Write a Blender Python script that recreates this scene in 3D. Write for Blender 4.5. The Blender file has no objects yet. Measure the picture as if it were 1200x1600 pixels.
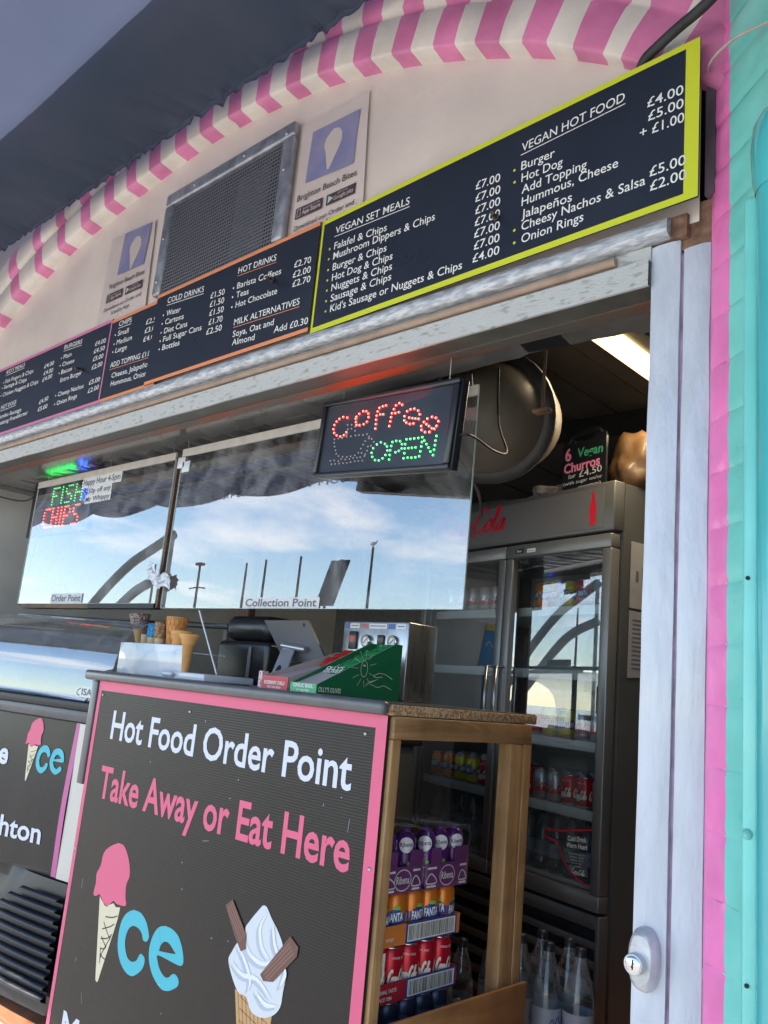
import bpy, bmesh, math, random
from mathutils import Vector, Matrix, noise
random.seed(7)
R = math.radians
SC = bpy.context.scene
COL = SC.collection

# ---------------------------------------------------------------- camera
cam_d = bpy.data.cameras.new("camera")
cam_d.sensor_fit = 'HORIZONTAL'; cam_d.sensor_width = 36.0; cam_d.lens = 39.445
cam_d.clip_start = 0.05; cam_d.clip_end = 3000
cam = bpy.data.objects.new("camera", cam_d); COL.objects.link(cam)
_r = Vector((0.72971, 0.67756, 0.09184)); _u = Vector((0.07522, -0.21306, 0.97414)); _f = Vector((-0.67961, 0.70393, 0.20644))
cam.matrix_world = Matrix(((_r.x, _u.x, -_f.x, 0.0), (_r.y, _u.y, -_f.y, -1.5), (_r.z, _u.z, -_f.z, 1.2), (0, 0, 0, 1)))
SC.camera = cam

# ---------------------------------------------------------------- sky, sun, exposure
SUN_DIR = Vector((-0.50, -0.60, 0.69)).normalized()
SUN_EL = math.asin(SUN_DIR.z); SUN_AZ = math.atan2(SUN_DIR.x, SUN_DIR.y)
W = bpy.data.worlds.new("World"); SC.world = W; W.use_nodes = True
nt = W.node_tree; nt.nodes.clear()
def N(t, ty, **kw):
    n = t.nodes.new(ty)
    for k, v in kw.items(): setattr(n, k, v)
    return n
out = N(nt, 'ShaderNodeOutputWorld'); bg = N(nt, 'ShaderNodeBackground')
sky = N(nt, 'ShaderNodeTexSky'); sky.sky_type = 'NISHITA'; sky.sun_disc = False
sky.sun_elevation = SUN_EL; sky.sun_rotation = SUN_AZ; sky.air_density = 1.0; sky.dust_density = 0.0; sky.ozone_density = 1.6
tc = N(nt, 'ShaderNodeTexCoord'); sep = N(nt, 'ShaderNodeSeparateXYZ'); nt.links.new(tc.outputs['Generated'], sep.inputs[0])
zc = N(nt, 'ShaderNodeMath', operation='MAXIMUM'); nt.links.new(sep.outputs['Z'], zc.inputs[0]); zc.inputs[1].default_value = 0.015
za = N(nt, 'ShaderNodeMath', operation='ADD'); nt.links.new(zc.outputs[0], za.inputs[0]); za.inputs[1].default_value = 0.06
dx = N(nt, 'ShaderNodeMath', operation='DIVIDE'); nt.links.new(sep.outputs['X'], dx.inputs[0]); nt.links.new(za.outputs[0], dx.inputs[1])
dy = N(nt, 'ShaderNodeMath', operation='DIVIDE'); nt.links.new(sep.outputs['Y'], dy.inputs[0]); nt.links.new(za.outputs[0], dy.inputs[1])
cmb = N(nt, 'ShaderNodeCombineXYZ'); nt.links.new(dx.outputs[0], cmb.inputs[0]); nt.links.new(dy.outputs[0], cmb.inputs[1])
cn = N(nt, 'ShaderNodeTexNoise'); cn.inputs['Scale'].default_value = 0.95; cn.inputs['Detail'].default_value = 9; cn.inputs['Roughness'].default_value = 0.58; cn.inputs['Distortion'].default_value = 0.35
nt.links.new(cmb.outputs[0], cn.inputs['Vector'])
cr = N(nt, 'ShaderNodeValToRGB'); cr.color_ramp.elements[0].position = 0.53; cr.color_ramp.elements[1].position = 0.68
nt.links.new(cn.outputs['Fac'], cr.inputs[0])
cm = N(nt, 'ShaderNodeMath', operation='MULTIPLY'); nt.links.new(cr.outputs[0], cm.inputs[0]); cm.inputs[1].default_value = 0.6
mx = N(nt, 'ShaderNodeMixRGB'); nt.links.new(cm.outputs[0], mx.inputs[0]); nt.links.new(sky.outputs[0], mx.inputs[1]); mx.inputs[2].default_value = (13.0, 12.4, 12.2, 1)
nt.links.new(mx.outputs[0], bg.inputs[0]); bg.inputs[1].default_value = 0.12
nt.links.new(bg.outputs[0], out.inputs[0])
sl = bpy.data.lights.new("sun", 'SUN'); sl.energy = 4.0; sl.angle = R(0.53); sl.color = (1.0, 0.94, 0.86)
so = bpy.data.objects.new("sun", sl); COL.objects.link(so); so.rotation_euler = SUN_DIR.to_track_quat('Z', 'Y').to_euler()
vs = SC.view_settings; vs.view_transform = 'Standard'; vs.look = 'None'; vs.gamma = 1.0; vs.use_curve_mapping = False; vs.exposure = 1.55
SC.cycles.max_bounces = 10; SC.cycles.transparent_max_bounces = 16

# ---------------------------------------------------------------- materials
MATS = {}
def mat(name, col, rough=0.5, metal=0.0, var=0.0, scale=20, bump=0.0, bscale=60, spec=0.5, col2=None, emit=None, estr=0.0, coat=0.0, stretch=None, lo=0.35, hi=0.65):
    if name in MATS: return MATS[name]
    m = bpy.data.materials.new(name); m.use_nodes = True
    t = m.node_tree; b = t.nodes['Principled BSDF']
    b.inputs['Base Color'].default_value = (*col, 1); b.inputs['Roughness'].default_value = rough; b.inputs['Metallic'].default_value = metal
    b.inputs['Specular IOR Level'].default_value = spec; b.inputs['Coat Weight'].default_value = coat; b.inputs['Coat Roughness'].default_value = 0.08
    if var or col2 or bump:
        tcn = N(t, 'ShaderNodeTexCoord'); mp = N(t, 'ShaderNodeMapping'); t.links.new(tcn.outputs['Object'], mp.inputs[0])
        if stretch: mp.inputs['Scale'].default_value = stretch
    if var or col2:
        nz = N(t, 'ShaderNodeTexNoise'); nz.inputs['Scale'].default_value = scale; nz.inputs['Detail'].default_value = 6
        t.links.new(mp.outputs[0], nz.inputs['Vector'])
        rp = N(t, 'ShaderNodeValToRGB'); rp.color_ramp.elements[0].position = lo; rp.color_ramp.elements[1].position = hi
        c2 = col2 if col2 else tuple(min(1, c * (1 + var)) for c in col)
        c1 = col if col2 else tuple(c * (1 - var) for c in col)
        rp.color_ramp.elements[0].color = (*c1, 1); rp.color_ramp.elements[1].color = (*c2, 1)
        t.links.new(nz.outputs['Fac'], rp.inputs[0]); t.links.new(rp.outputs[0], b.inputs['Base Color'])
        rm = N(t, 'ShaderNodeMapRange'); rm.inputs['To Min'].default_value = max(0.02, rough - 0.08); rm.inputs['To Max'].default_value = min(1, rough + 0.12)
        t.links.new(nz.outputs['Fac'], rm.inputs[0]); t.links.new(rm.outputs[0], b.inputs['Roughness'])
    if bump:
        bn = N(t, 'ShaderNodeTexNoise'); bn.inputs['Scale'].default_value = bscale; bn.inputs['Detail'].default_value = 5
        t.links.new(mp.outputs[0], bn.inputs['Vector'])
        bp = N(t, 'ShaderNodeBump'); bp.inputs['Strength'].default_value = bump; bp.inputs['Distance'].default_value = 0.004
        t.links.new(bn.outputs['Fac'], bp.inputs['Height']); t.links.new(bp.outputs[0], b.inputs['Normal'])
    if emit: b.inputs['Emission Color'].default_value = (*emit, 1); b.inputs['Emission Strength'].default_value = estr
    MATS[name] = m; return m

def wood(name, a, b2, stretch, rough=0.6):
    if name in MATS: return MATS[name]
    m = bpy.data.materials.new(name); m.use_nodes = True; t = m.node_tree; b = t.nodes['Principled BSDF']
    tcn = N(t, 'ShaderNodeTexCoord'); mp = N(t, 'ShaderNodeMapping'); mp.inputs['Scale'].default_value = stretch
    t.links.new(tcn.outputs['Object'], mp.inputs[0])
    n1 = N(t, 'ShaderNodeTexNoise'); n1.inputs['Scale'].default_value = 1; n1.inputs['Detail'].default_value = 8; n1.inputs['Distortion'].default_value = 1.2
    t.links.new(mp.outputs[0], n1.inputs['Vector'])
    w = N(t, 'ShaderNodeMath', operation='MULTIPLY'); w.inputs[1].default_value = 9; t.links.new(n1.outputs['Fac'], w.inputs[0])
    fr = N(t, 'ShaderNodeMath', operation='PINGPONG'); fr.inputs[1].default_value = 1; t.links.new(w.outputs[0], fr.inputs[0])
    rp = N(t, 'ShaderNodeValToRGB'); rp.color_ramp.elements[0].color = (*a, 1); rp.color_ramp.elements[1].color = (*b2, 1)
    t.links.new(fr.outputs[0], rp.inputs[0])
    n2 = N(t, 'ShaderNodeTexNoise'); n2.inputs['Scale'].default_value = 9; t.links.new(tcn.outputs['Object'], n2.inputs['Vector'])
    mm = N(t, 'ShaderNodeMixRGB'); mm.blend_type = 'MULTIPLY'; mm.inputs[0].default_value = 0.6
    t.links.new(rp.outputs[0], mm.inputs[1]); t.links.new(n2.outputs['Color'], mm.inputs[2])
    bc = N(t, 'ShaderNodeBrightContrast'); bc.inputs['Bright'].default_value = 0.0; t.links.new(rp.outputs[0], bc.inputs[0])
    rk = N(t, 'ShaderNodeValToRGB'); rk.color_ramp.elements[0].position = .25; rk.color_ramp.elements[0].color = (.55, .5, .45, 1); rk.color_ramp.elements[1].position = .6
    t.links.new(n2.outputs['Fac'], rk.inputs[0]); t.links.new(rk.outputs[0], mm.inputs[2]); mm.inputs[0].default_value = 0.8
    t.links.new(mm.outputs[0], b.inputs['Base Color']); b.inputs['Roughness'].default_value = rough
    bp = N(t, 'ShaderNodeBump'); bp.inputs['Strength'].default_value = 0.25; bp.inputs['Distance'].default_value = 0.002
    t.links.new(fr.outputs[0], bp.inputs['Height']); t.links.new(bp.outputs[0], b.inputs['Normal'])
    MATS[name] = m; return m

def glassy(name, tint=(1, 1, 1), ior=1.9, rough=0.0, haze=0.0):
    """thin sheet: clear behind, mirror-like in front"""
    if name in MATS: return MATS[name]
    m = bpy.data.materials.new(name); m.use_nodes = True; t = m.node_tree; t.nodes.clear()
    o = N(t, 'ShaderNodeOutputMaterial'); mixs = N(t, 'ShaderNodeMixShader')
    fr = N(t, 'ShaderNodeFresnel'); fr.inputs[0].default_value = ior
    tr = N(t, 'ShaderNodeBsdfTransparent'); tr.inputs[0].default_value = (*tint, 1)
    gl = N(t, 'ShaderNodeBsdfGlossy'); gl.inputs['Roughness'].default_value = rough; gl.inputs[0].default_value = (.95, .97, 1, 1)
    ge = N(t, 'ShaderNodeNewGeometry')
    # same reflectance from both sides of the sheet
    dt = N(t, 'ShaderNodeVectorMath', operation='DOT_PRODUCT'); t.links.new(ge.outputs['Incoming'], dt.inputs[0]); t.links.new(ge.outputs['Normal'], dt.inputs[1])
    ab = N(t, 'ShaderNodeMath', operation='ABSOLUTE'); t.links.new(dt.outputs['Value'], ab.inputs[0])
    om = N(t, 'ShaderNodeMath', operation='SUBTRACT'); om.inputs[0].default_value = 1; t.links.new(ab.outputs[0], om.inputs[1])
    pw = N(t, 'ShaderNodeMath', operation='POWER'); t.links.new(om.outputs[0], pw.inputs[0]); pw.inputs[1].default_value = 4
    f0 = ((ior - 1) / (ior + 1)) ** 2; f0 = 2 * f0 / (1 + f0)
    ma = N(t, 'ShaderNodeMath', operation='MULTIPLY_ADD'); t.links.new(pw.outputs[0], ma.inputs[0]); ma.inputs[1].default_value = 1 - f0; ma.inputs[2].default_value = f0
    t.nodes.remove(fr)
    t.links.new(ma.outputs[0], mixs.inputs[0]); t.links.new(tr.outputs[0], mixs.inputs[1]); t.links.new(gl.outputs[0], mixs.inputs[2])
    last = mixs
    if haze:
        df = N(t, 'ShaderNodeBsdfDiffuse'); df.inputs[0].default_value = (.8, .82, .85, 1)
        tcn = N(t, 'ShaderNodeTexCoord'); nz = N(t, 'ShaderNodeTexNoise'); nz.inputs['Scale'].default_value = 7; nz.inputs['Detail'].default_value = 6; nz.inputs['Distortion'].default_value = 1.5
        t.links.new(tcn.outputs['Object'], nz.inputs['Vector'])
        mr = N(t, 'ShaderNodeMapRange'); mr.inputs['From Min'].default_value = .4; mr.inputs['From Max'].default_value = .75; mr.inputs['To Max'].default_value = haze
        t.links.new(nz.outputs['Fac'], mr.inputs[0])
        m2 = N(t, 'ShaderNodeMixShader'); t.links.new(mr.outputs[0], m2.inputs[0]); t.links.new(mixs.outputs[0], m2.inputs[1]); t.links.new(df.outputs[0], m2.inputs[2]); last = m2
    t.links.new(last.outputs[0], o.inputs[0]); MATS[name] = m; return m

# ---------------------------------------------------------------- mesh helpers
class F:
    """flat frame: u, v in the sheet, w towards the viewer"""
    def __init__(s, o, ux, uy, n): s.o = Vector(o); s.ux = Vector(ux).normalized(); s.uy = Vector(uy).normalized(); s.n = Vector(n).normalized()
    def p(s, u, v, w=0.0): return s.o + s.ux * u + s.uy * v + s.n * w
def FY(y): return F((0, y, 0), (1, 0, 0), (0, 0, 1), (0, -1, 0))     # a sheet parallel to the shop front

class MB:
    def __init__(s): s.v = []; s.f = []; s.m = []; s.sm = []; s.mats = []
    def mi(s, m):
        if m not in s.mats: s.mats.append(m)
        return s.mats.index(m)
    def add(s, vs, fs, m, smooth=False):
        k = len(s.v); s.v += [Vector(v) for v in vs]; i = s.mi(m)
        for f in fs: s.f.append(tuple(k + a for a in f)); s.m.append(i); s.sm.append(smooth)
        return s
    def box(s, a, b, m, fr=None):
        (x0, y0, z0), (x1, y1, z1) = a, b
        vs = [(x0, y0, z0), (x1, y0, z0), (x1, y1, z0), (x0, y1, z0), (x0, y0, z1), (x1, y0, z1), (x1, y1, z1), (x0, y1, z1)]
        if fr: vs = [fr.p(*v) for v in vs]
        return s.add(vs, [(0, 3, 2, 1), (4, 5, 6, 7), (0, 1, 5, 4), (1, 2, 6, 5), (2, 3, 7, 6), (3, 0, 4, 7)], m)
    def bbox(s, a, b, m, r=0.004, fr=None, seg=2):
        """box with rounded edges"""
        bm = bmesh.new(); bmesh.ops.create_cube(bm, size=1)
        for v in bm.verts: v.co = Vector([(a[i] + b[i]) / 2 + v.co[i] * (b[i] - a[i]) for i in range(3)])
        r = min(r, 0.49 * min(abs(b[i] - a[i]) for i in range(3)))
        bmesh.ops.bevel(bm, geom=bm.edges[:], offset=r, segments=seg, affect='EDGES', profile=0.5)
        vs = [v.co.copy() for v in bm.verts]
        if fr: vs = [fr.p(*v) for v in vs]
        bm.verts.index_update(); s.add(vs, [tuple(v.index for v in f.verts) for f in bm.faces], m, True); bm.free(); return s
    def tube(s, pts, r, m, n=10, cap=True):
        pts = [Vector(p) for p in pts]; rings = []; rr = r if isinstance(r, (list, tuple)) else [r] * len(pts); up = None; vs = []
        for i, p in enumerate(pts):
            d = (pts[min(i + 1, len(pts) - 1)] - pts[max(i - 1, 0)]).normalized()
            if up is None: up = d.orthogonal().normalized()
            a = (up - d * up.dot(d)).normalized(); up = a; b = d.cross(a)
            for k in range(n): t = 2 * math.pi * k / n; vs.append(p + (a * math.cos(t) + b * math.sin(t)) * rr[i])
        fs = [(i * n + k, i * n + (k + 1) % n, (i + 1) * n + (k + 1) % n, (i + 1) * n + k) for i in range(len(pts) - 1) for k in range(n)]
        s.add(vs, fs, m, True)
        if cap: s.add(vs[:n], [tuple(range(n))[::-1]], m); s.add(vs[-n:], [tuple(range(n))], m)
        return s
    def lathe(s, prof, m, c=(0, 0, 0), n=20, axis='z', mats=None, ax=None, smooth=True):
        c = Vector(c); vs = []
        for r, h in prof:
            for k in range(n):
                t = 2 * math.pi * k / n; x, y = r * math.cos(t), r * math.sin(t)
                if ax: vs.append(c + ax[0] * x + ax[1] * y + ax[2] * h)
                else: vs.append(c + Vector({'z': (x, y, h), 'y': (x, h, y), 'x': (h, x, y)}[axis]))
        for i in range(len(prof) - 1):
            mm = mats[i] if mats else m
            s.add([], [], mm)
        k0 = len(s.v); s.v += vs
        for i in range(len(prof) - 1):
            ii = s.mi(mats[i] if mats else m)
            for k in range(n):
                s.f.append((k0 + i * n + k, k0 + i * n + (k + 1) % n, k0 + (i + 1) * n + (k + 1) % n, k0 + (i + 1) * n + k)); s.m.append(ii); s.sm.append(smooth)
        return s
    def poly(s, pts, fr, m, w=0.0, t=0.0):
        """flat polygon (u, v) laid on a frame, t = thickness"""
        A = [fr.p(u, v, w) for u, v in pts]; n = len(A)
        ar = sum(pts[i][0] * pts[(i + 1) % n][1] - pts[(i + 1) % n][0] * pts[i][1] for i in range(n))
        order = tuple(range(n)) if ar > 0 else tuple(range(n))[::-1]
        bm = bmesh.new(); V = [bm.verts.new(a) for a in A]
        f = bm.faces.new([V[i] for i in order]); f.normal_update()
        res = bmesh.ops.triangulate(bm, faces=[f]); bm.verts.index_update()
        s.add([v.co.copy() for v in bm.verts], [tuple(v.index for v in f.verts) for f in bm.faces], m); bm.free()
        if t:
            B = [fr.p(u, v, w - t) for u, v in pts]
            s.add(A + B, [(i, (i + 1) % n, n + (i + 1) % n, n + i) for i in range(n)], m)
        return s
    def rect(s, u0, v0, u1, v1, fr, m, w=0.0, t=0.0): return s.poly([(u0, v0), (u1, v0), (u1, v1), (u0, v1)], fr, m, w, t)
    def stroke(s, pts, wd, fr, m, w=0.0, closed=False, round_=True, smooth=1):
        P = [Vector(p) for p in pts]
        for _ in range(smooth):                       # Catmull-Rom refinement
            Q = []; n = len(P)
            for i in range(n if closed else n - 1):
                p0, p1, p2, p3 = (P[(i - 1) % n], P[i], P[(i + 1) % n], P[(i + 2) % n]) if closed else (P[max(i - 1, 0)], P[i], P[i + 1], P[min(i + 2, n - 1)])
                for tt in (0, .25, .5, .75): Q.append(0.5 * ((2 * p1) + (p2 - p0) * tt + (2 * p0 - 5 * p1 + 4 * p2 - p3) * tt * tt + (3 * p1 - p0 - 3 * p2 + p3) * tt ** 3))
            if not closed: Q.append(P[-1])
            P = Q
        n = len(P); L = []; Rr = []
        for i, p in enumerate(P):
            a = P[(i - 1) % n] if closed else P[max(i - 1, 0)]; b = P[(i + 1) % n] if closed else P[min(i + 1, n - 1)]
            d = (b - a); d = d.normalized() if d.length > 1e-9 else Vector((1, 0)); q = Vector((-d.y, d.x))
            ww = wd(d, i / (n - 1)) if callable(wd) else wd
            L.append(p + q * ww / 2); Rr.append(p - q * ww / 2)
        vs = [fr.p(x.x, x.y, w) for x in L] + [fr.p(x.x, x.y, w) for x in Rr]
        fs = [(n + i, n + (i + 1) % n, (i + 1) % n, i) for i in range(n if closed else n - 1)]
        s.add(vs, fs, m)
        if round_ and not closed and not callable(wd):
            for e, sg in ((0, -1), (n - 1, 1)):
                d = (P[min(e + 1, n - 1)] - P[max(e - 1, 0)]).normalized() * sg; a0 = math.atan2(d.y, d.x)
                s.poly([(P[e].x + wd / 2 * math.cos(a0 - math.pi / 2 + math.pi * k / 8), P[e].y + wd / 2 * math.sin(a0 - math.pi / 2 + math.pi * k / 8)) for k in range(9)], fr, m, w)
        return s
    def disc(s, u, v, r, fr, m, w=0.0, n=14, ry=None):
        return s.poly([(u + r * math.cos(2 * math.pi * k / n), v + (ry or r) * math.sin(2 * math.pi * k / n)) for k in range(n)], fr, m, w)
    def text(s, body, fr, u0, v0, u1, h, m, w=0.0, v1=None, bold=0.0, shear=0.0, wrap=None):
        T = text_mesh(body, bold, shear)
        if not T[0]: return s
        vs, fs, x0, x1 = T; sx = (u1 - u0) / (x1 - x0); sy = h / CAPH
        dv = 0 if v1 is None else v1 - v0; P = []
        for x, y in vs:
            u = u0 + (x - x0) * sx; v = v0 + y * sy + dv * (u - u0) / (u1 - u0)
            P.append(wrap(u, v, w) if wrap else fr.p(u, v, w))
        return s.add(P, fs, m)
    def build(s, name, parent=None, bevel=0.0):
        me = bpy.data.meshes.new(name); off = parent['_base'] if parent is not None and '_base' in parent else (0, 0, 0)
        off = Vector(off); me.from_pydata([v - off for v in s.v], [], s.f)
        for m in s.mats: me.materials.append(m)
        me.polygons.foreach_set('material_index', s.m); me.polygons.foreach_set('use_smooth', s.sm); me.update()
        o = bpy.data.objects.new(name, me); COL.objects.link(o)
        if parent is not None:
            o.parent = parent
            if '_base' in parent: o['_base'] = [*off]
        if bevel:
            b = o.modifiers.new('bevel', 'BEVEL'); b.width = bevel; b.segments = 2; b.limit_method = 'ANGLE'
        return o

_TX = {}
def text_mesh(body, bold=0.0, shear=0.0):
    key = (body, bold, shear)
    if key in _TX: return _TX[key]
    cu = bpy.data.curves.new('lettering', 'FONT'); cu.body = body; cu.size = 1; cu.resolution_u = 3; cu.offset = bold; cu.shear = shear; cu.fill_mode = 'FRONT'
    ob = bpy.data.objects.new('lettering', cu); me = bpy.data.meshes.new_from_object(ob)
    vs = [(v.co.x, v.co.y) for v in me.vertices]; fs = [tuple(p.vertices) for p in me.polygons]
    # keep faces turned to +w
    ff = []
    for f in fs:
        a = sum(vs[f[i]][0] * vs[f[(i + 1) % len(f)]][1] - vs[f[(i + 1) % len(f)]][0] * vs[f[i]][1] for i in range(len(f)))
        ff.append(f if a > 0 else f[::-1])
    bpy.data.objects.remove(ob); bpy.data.curves.remove(cu); bpy.data.meshes.remove(me)
    _TX[key] = (vs, ff, min([v[0] for v in vs], default=0), max([v[0] for v in vs], default=1)); return _TX[key]
CAPH = max(v[1] for v in text_mesh('H')[0])

def thing(name, label, cat, base, group=None):
    o = bpy.data.objects.new(name, None); COL.objects.link(o); o.location = base; o['_base'] = list(base); o.empty_display_size = 0.05
    o['label'] = label; o['category'] = cat
    if group: o['group'] = group
    return o
def tag(o, label, cat, group=None):
    o['label'] = label; o['category'] = cat
    if group: o['group'] = group
    return o
def struct(o): o['kind'] = 'structure'; return o
def dup(src, loc, rz=0.0, label=None, group=None):
    c = src.copy(); COL.objects.link(c); c.location = loc; c.rotation_euler = (0, 0, rz)
    if label: c['label'] = label
    if group: c['group'] = group
    for ch in src.children:
        k = ch.copy(); COL.objects.link(k); k.parent = c
        for g in ch.children:
            q = g.copy(); COL.objects.link(q); q.parent = k
    return c
def smooth_path(pts, n=6):
    P = [Vector(p) for p in pts]; Q = []
    for i in range(len(P) - 1):
        p0, p1, p2, p3 = P[max(i - 1, 0)], P[i], P[i + 1], P[min(i + 2, len(P) - 1)]
        for k in range(n):
            t = k / n; Q.append(0.5 * ((2 * p1) + (p2 - p0) * t + (2 * p0 - 5 * p1 + 4 * p2 - p3) * t * t + (3 * p1 - p0 - 3 * p2 + p3) * t ** 3))
    return Q + [P[-1]]

# script-style soft drink lettering, drawn with a pen whose down strokes are thick
def script(mb, fr, u0, v0, u1, h, m, w, word='both', wrap=None):
    S = {'C': [[(.66, .78), (.62, .97), (.44, 1.02), (.18, .72), (.06, .36), (.14, .06), (.34, .0), (.56, .14), (.72, .36)]],
         'o': [[(.30, .52), (.10, .40), (.04, .16), (.14, .0), (.30, .08), (.38, .30), (.30, .52), (.44, .42)]],
         'c': [[(.36, .44), (.26, .52), (.08, .34), (.05, .10), (.17, .0), (.34, .12), (.46, .30)]],
         'a': [[(.36, .48), (.20, .50), (.05, .28), (.06, .04), (.18, .03), (.34, .30), (.38, .50), (.33, .12), (.42, .0), (.56, .22)]],
         'l': [[(.04, .2), (.24, .62), (.30, .98), (.20, 1.0), (.12, .5), (.14, .06), (.26, .0), (.40, .24)]],
         '-': [[(.02, .30), (.26, .34)]]}
    A = {'C': .70, 'o': .42, 'c': .42, 'a': .52, 'l': .34, '-': .32}
    txt = 'Coca-Cola' if word == 'both' else word; x = 0; L = []
    for ch in txt:
        for st in S[ch]: L.append([(x + a + .30 * b, b) for a, b in st])
        x += A[ch]
    if word == 'both': L.append([(.75, .06), (.9, -.16), (1.5, -.2), (2.2, -.06), (2.6, -.12)])
    W0 = max(p[0] for l in L for p in l); sx = (u1 - u0) / W0
    class WR:
        def p(s, u, v, w): return wrap(u, v, w)
    for l in L:
        mb.stroke([(u0 + a * sx, v0 + b * h) for a, b in l], lambda d, t: h * (.075 + .10 * abs(d.y)) * (0.55 + 0.45 * math.sin(math.pi * min(1, max(0, t)))), WR() if wrap else fr, m, w, smooth=1, round_=False)
# ================================================================ setting
M_ground = mat('promenade concrete', (.36, .34, .31), .85, var=.25, scale=3, bump=.3, bscale=90)
M_tile = mat('terracotta floor paint', (.50, .20, .10), .55, var=.22, scale=9, bump=.15)
M_white = mat('white line paint', (.75, .74, .72), .6, var=.1)
M_grime = mat('kiosk floor', (.05, .045, .04), .6, var=.3)
g = MB()
g.add([(-900, -900, -.02), (900, -900, -.02), (900, .0, -.02), (-900, .0, -.02)], [(0, 1, 2, 3)], M_ground)
g.add([(-900, 0, -.02), (900, 0, -.02), (900, 900, -.02), (-900, 900, -.02)], [(0, 1, 2, 3)], M_ground)
struct(g.build('ground'))
g = MB(); g.box((-5.2, .0, -.019), (-.62, 3.4, 0), M_tile); struct(g.build('floor'))
g = MB()
for x in (-4.4, -3.62, -2.84, -2.06, -1.28): g.box((x, .012, .0), (x + .004, 1.2, .0012), M_grime)
g.box((-5.2, .19, .0), (-.7, .194, .0011), M_grime)
struct(g.build('floor_joints'))
g = MB(); g.box((-6, -.045, -.019), (-.3, -.012, -.008), M_white); struct(g.build('painted_line'))
M_sea = mat('sea', (.05, .12, .16), .15, bump=.4, bscale=.6)
g = MB(); g.add([(-900, -900, -.012), (900, -900, -.012), (900, -55, -.012), (-900, -55, -.012)], [(0, 1, 2, 3)], M_sea); struct(g.build('sea'))

# ---------------------------------------------------------------- kiosk front and shell
M_wall = mat('pale pink masonry paint', (.76, .655, .585), .42, var=.07, scale=3.5, bump=.5, bscale=18, coat=.15)
M_cream = mat('cream gloss paint', (.72, .645, .58), .32, var=.10, scale=7, bump=.7, bscale=22, coat=.15)
M_pinkg = mat('pink gloss paint', (.66, .19, .37), .34, var=.16, scale=7, bump=.7, bscale=22, coat=.15)
M_fascia = mat('weathered white wood', (.33, .325, .30), .6, lo=.34, hi=.44, col2=(.50, .505, .50), scale=55, bump=.5, bscale=150, stretch=(.6, 1, 1.6))
M_silver = mat('silver painted batten', (.34, .36, .40), .34, metal=.2, col2=(.58, .60, .64), lo=.40, hi=.60, scale=120, bump=.7, bscale=120, stretch=(.25, 1, 1))
M_cordbr = mat('brown cable', (.34, .24, .18), .5, var=.15)
M_soffit = mat('grey soffit gloss', (.135, .13, .125), .20, var=.25, scale=6, bump=.10, bscale=30, coat=.3)
M_lip = mat('grey green lip', (.085, .085, .075), .4, var=.2, scale=9, bump=.3, bscale=60)
M_rust = mat('rusted lip', (.11, .10, .088), .4, col2=(.23, .075, .035), lo=.40, hi=.56, scale=5, bump=.6, bscale=60, stretch=(.6, 1.5, 1.5))
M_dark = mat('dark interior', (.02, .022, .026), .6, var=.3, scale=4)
M_plank = mat('grey ceiling boards', (.09, .085, .08), .5, var=.2, scale=5)
M_jamb = mat('silver grey gloss paint', (.47, .50, .57), .28, col2=(.55, .58, .66), lo=.36, hi=.60, scale=16, bump=1.0, bscale=60, coat=.5, stretch=(1, 1, .30))
M_seam = mat('mauve old paint', (.33, .22, .33), .5, var=.3)
M_inwall = mat('white interior panel', (.70, .69, .66), .45, var=.12, scale=3)

kiosk = thing('beach_kiosk', 'pink and cream beach food kiosk with a striped arched gable and open serving hatch', 'kiosk', (-2.6, 0, 0))
arch = smooth_path([(-7.2, 0.9, 0), (-6.6, 1.5, 0), (-5.8, 2.08, 0), (-5.1, 2.42, 0), (-4.6, 2.64, 0), (-4.27, 2.79, 0), (-3.95, 2.92, 0), (-3.62, 3.015, 0), (-3.2, 3.085, 0), (-2.86, 3.125, 0), (-2.51, 3.145, 0), (-2.18, 3.125, 0), (-1.86, 3.075, 0), (-1.53, 2.98, 0), (-1.22, 2.85, 0), (-.93, 2.695, 0), (-.70, 2.53, 0), (-.55, 2.40, 0), (-.45, 2.30, 0)], 12)
def arch_at(x):
    for a, b in zip(arch, arch[1:]):
        if a.x <= x <= b.x:
            t = (x - a.x) / (b.x - a.x); p = a.lerp(b, t); d = (b - a).normalized(); return Vector((x, p.y)), Vector((-d.y, d.x))
    return Vector((x, arch[-1].y)), Vector((.6, .8))
w = MB(); fy = FY(0)
xs = [-6.0 + i * .12 for i in range(int(5.36 / .12) + 1)] + [-.645]
for a, b in zip(xs, xs[1:]):
    w.add([(a, 0, 2.18), (b, 0, 2.18), (b, 0, 3.9), (a, 0, 3.9)], [(0, 1, 2, 3)], M_wall)
w.add([(-6.0, .14, 2.18), (-.645, .14, 2.18), (-.645, .14, 3.9), (-6.0, .14, 3.9)], [(3, 2, 1, 0)], M_dark)
w.box((-8.5, 0, 0), (-4.9, .14, 3.9), M_wall) if False else None
w.build('gable_wall', kiosk)
w = MB(); w.box((-8.2, .001, -.02), (-6.0, .14, 3.9), M_wall); w.box((-6.0, .001, -.02), (-4.76, .14, 2.178), M_wall); w.build('side_wall', kiosk)

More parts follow.
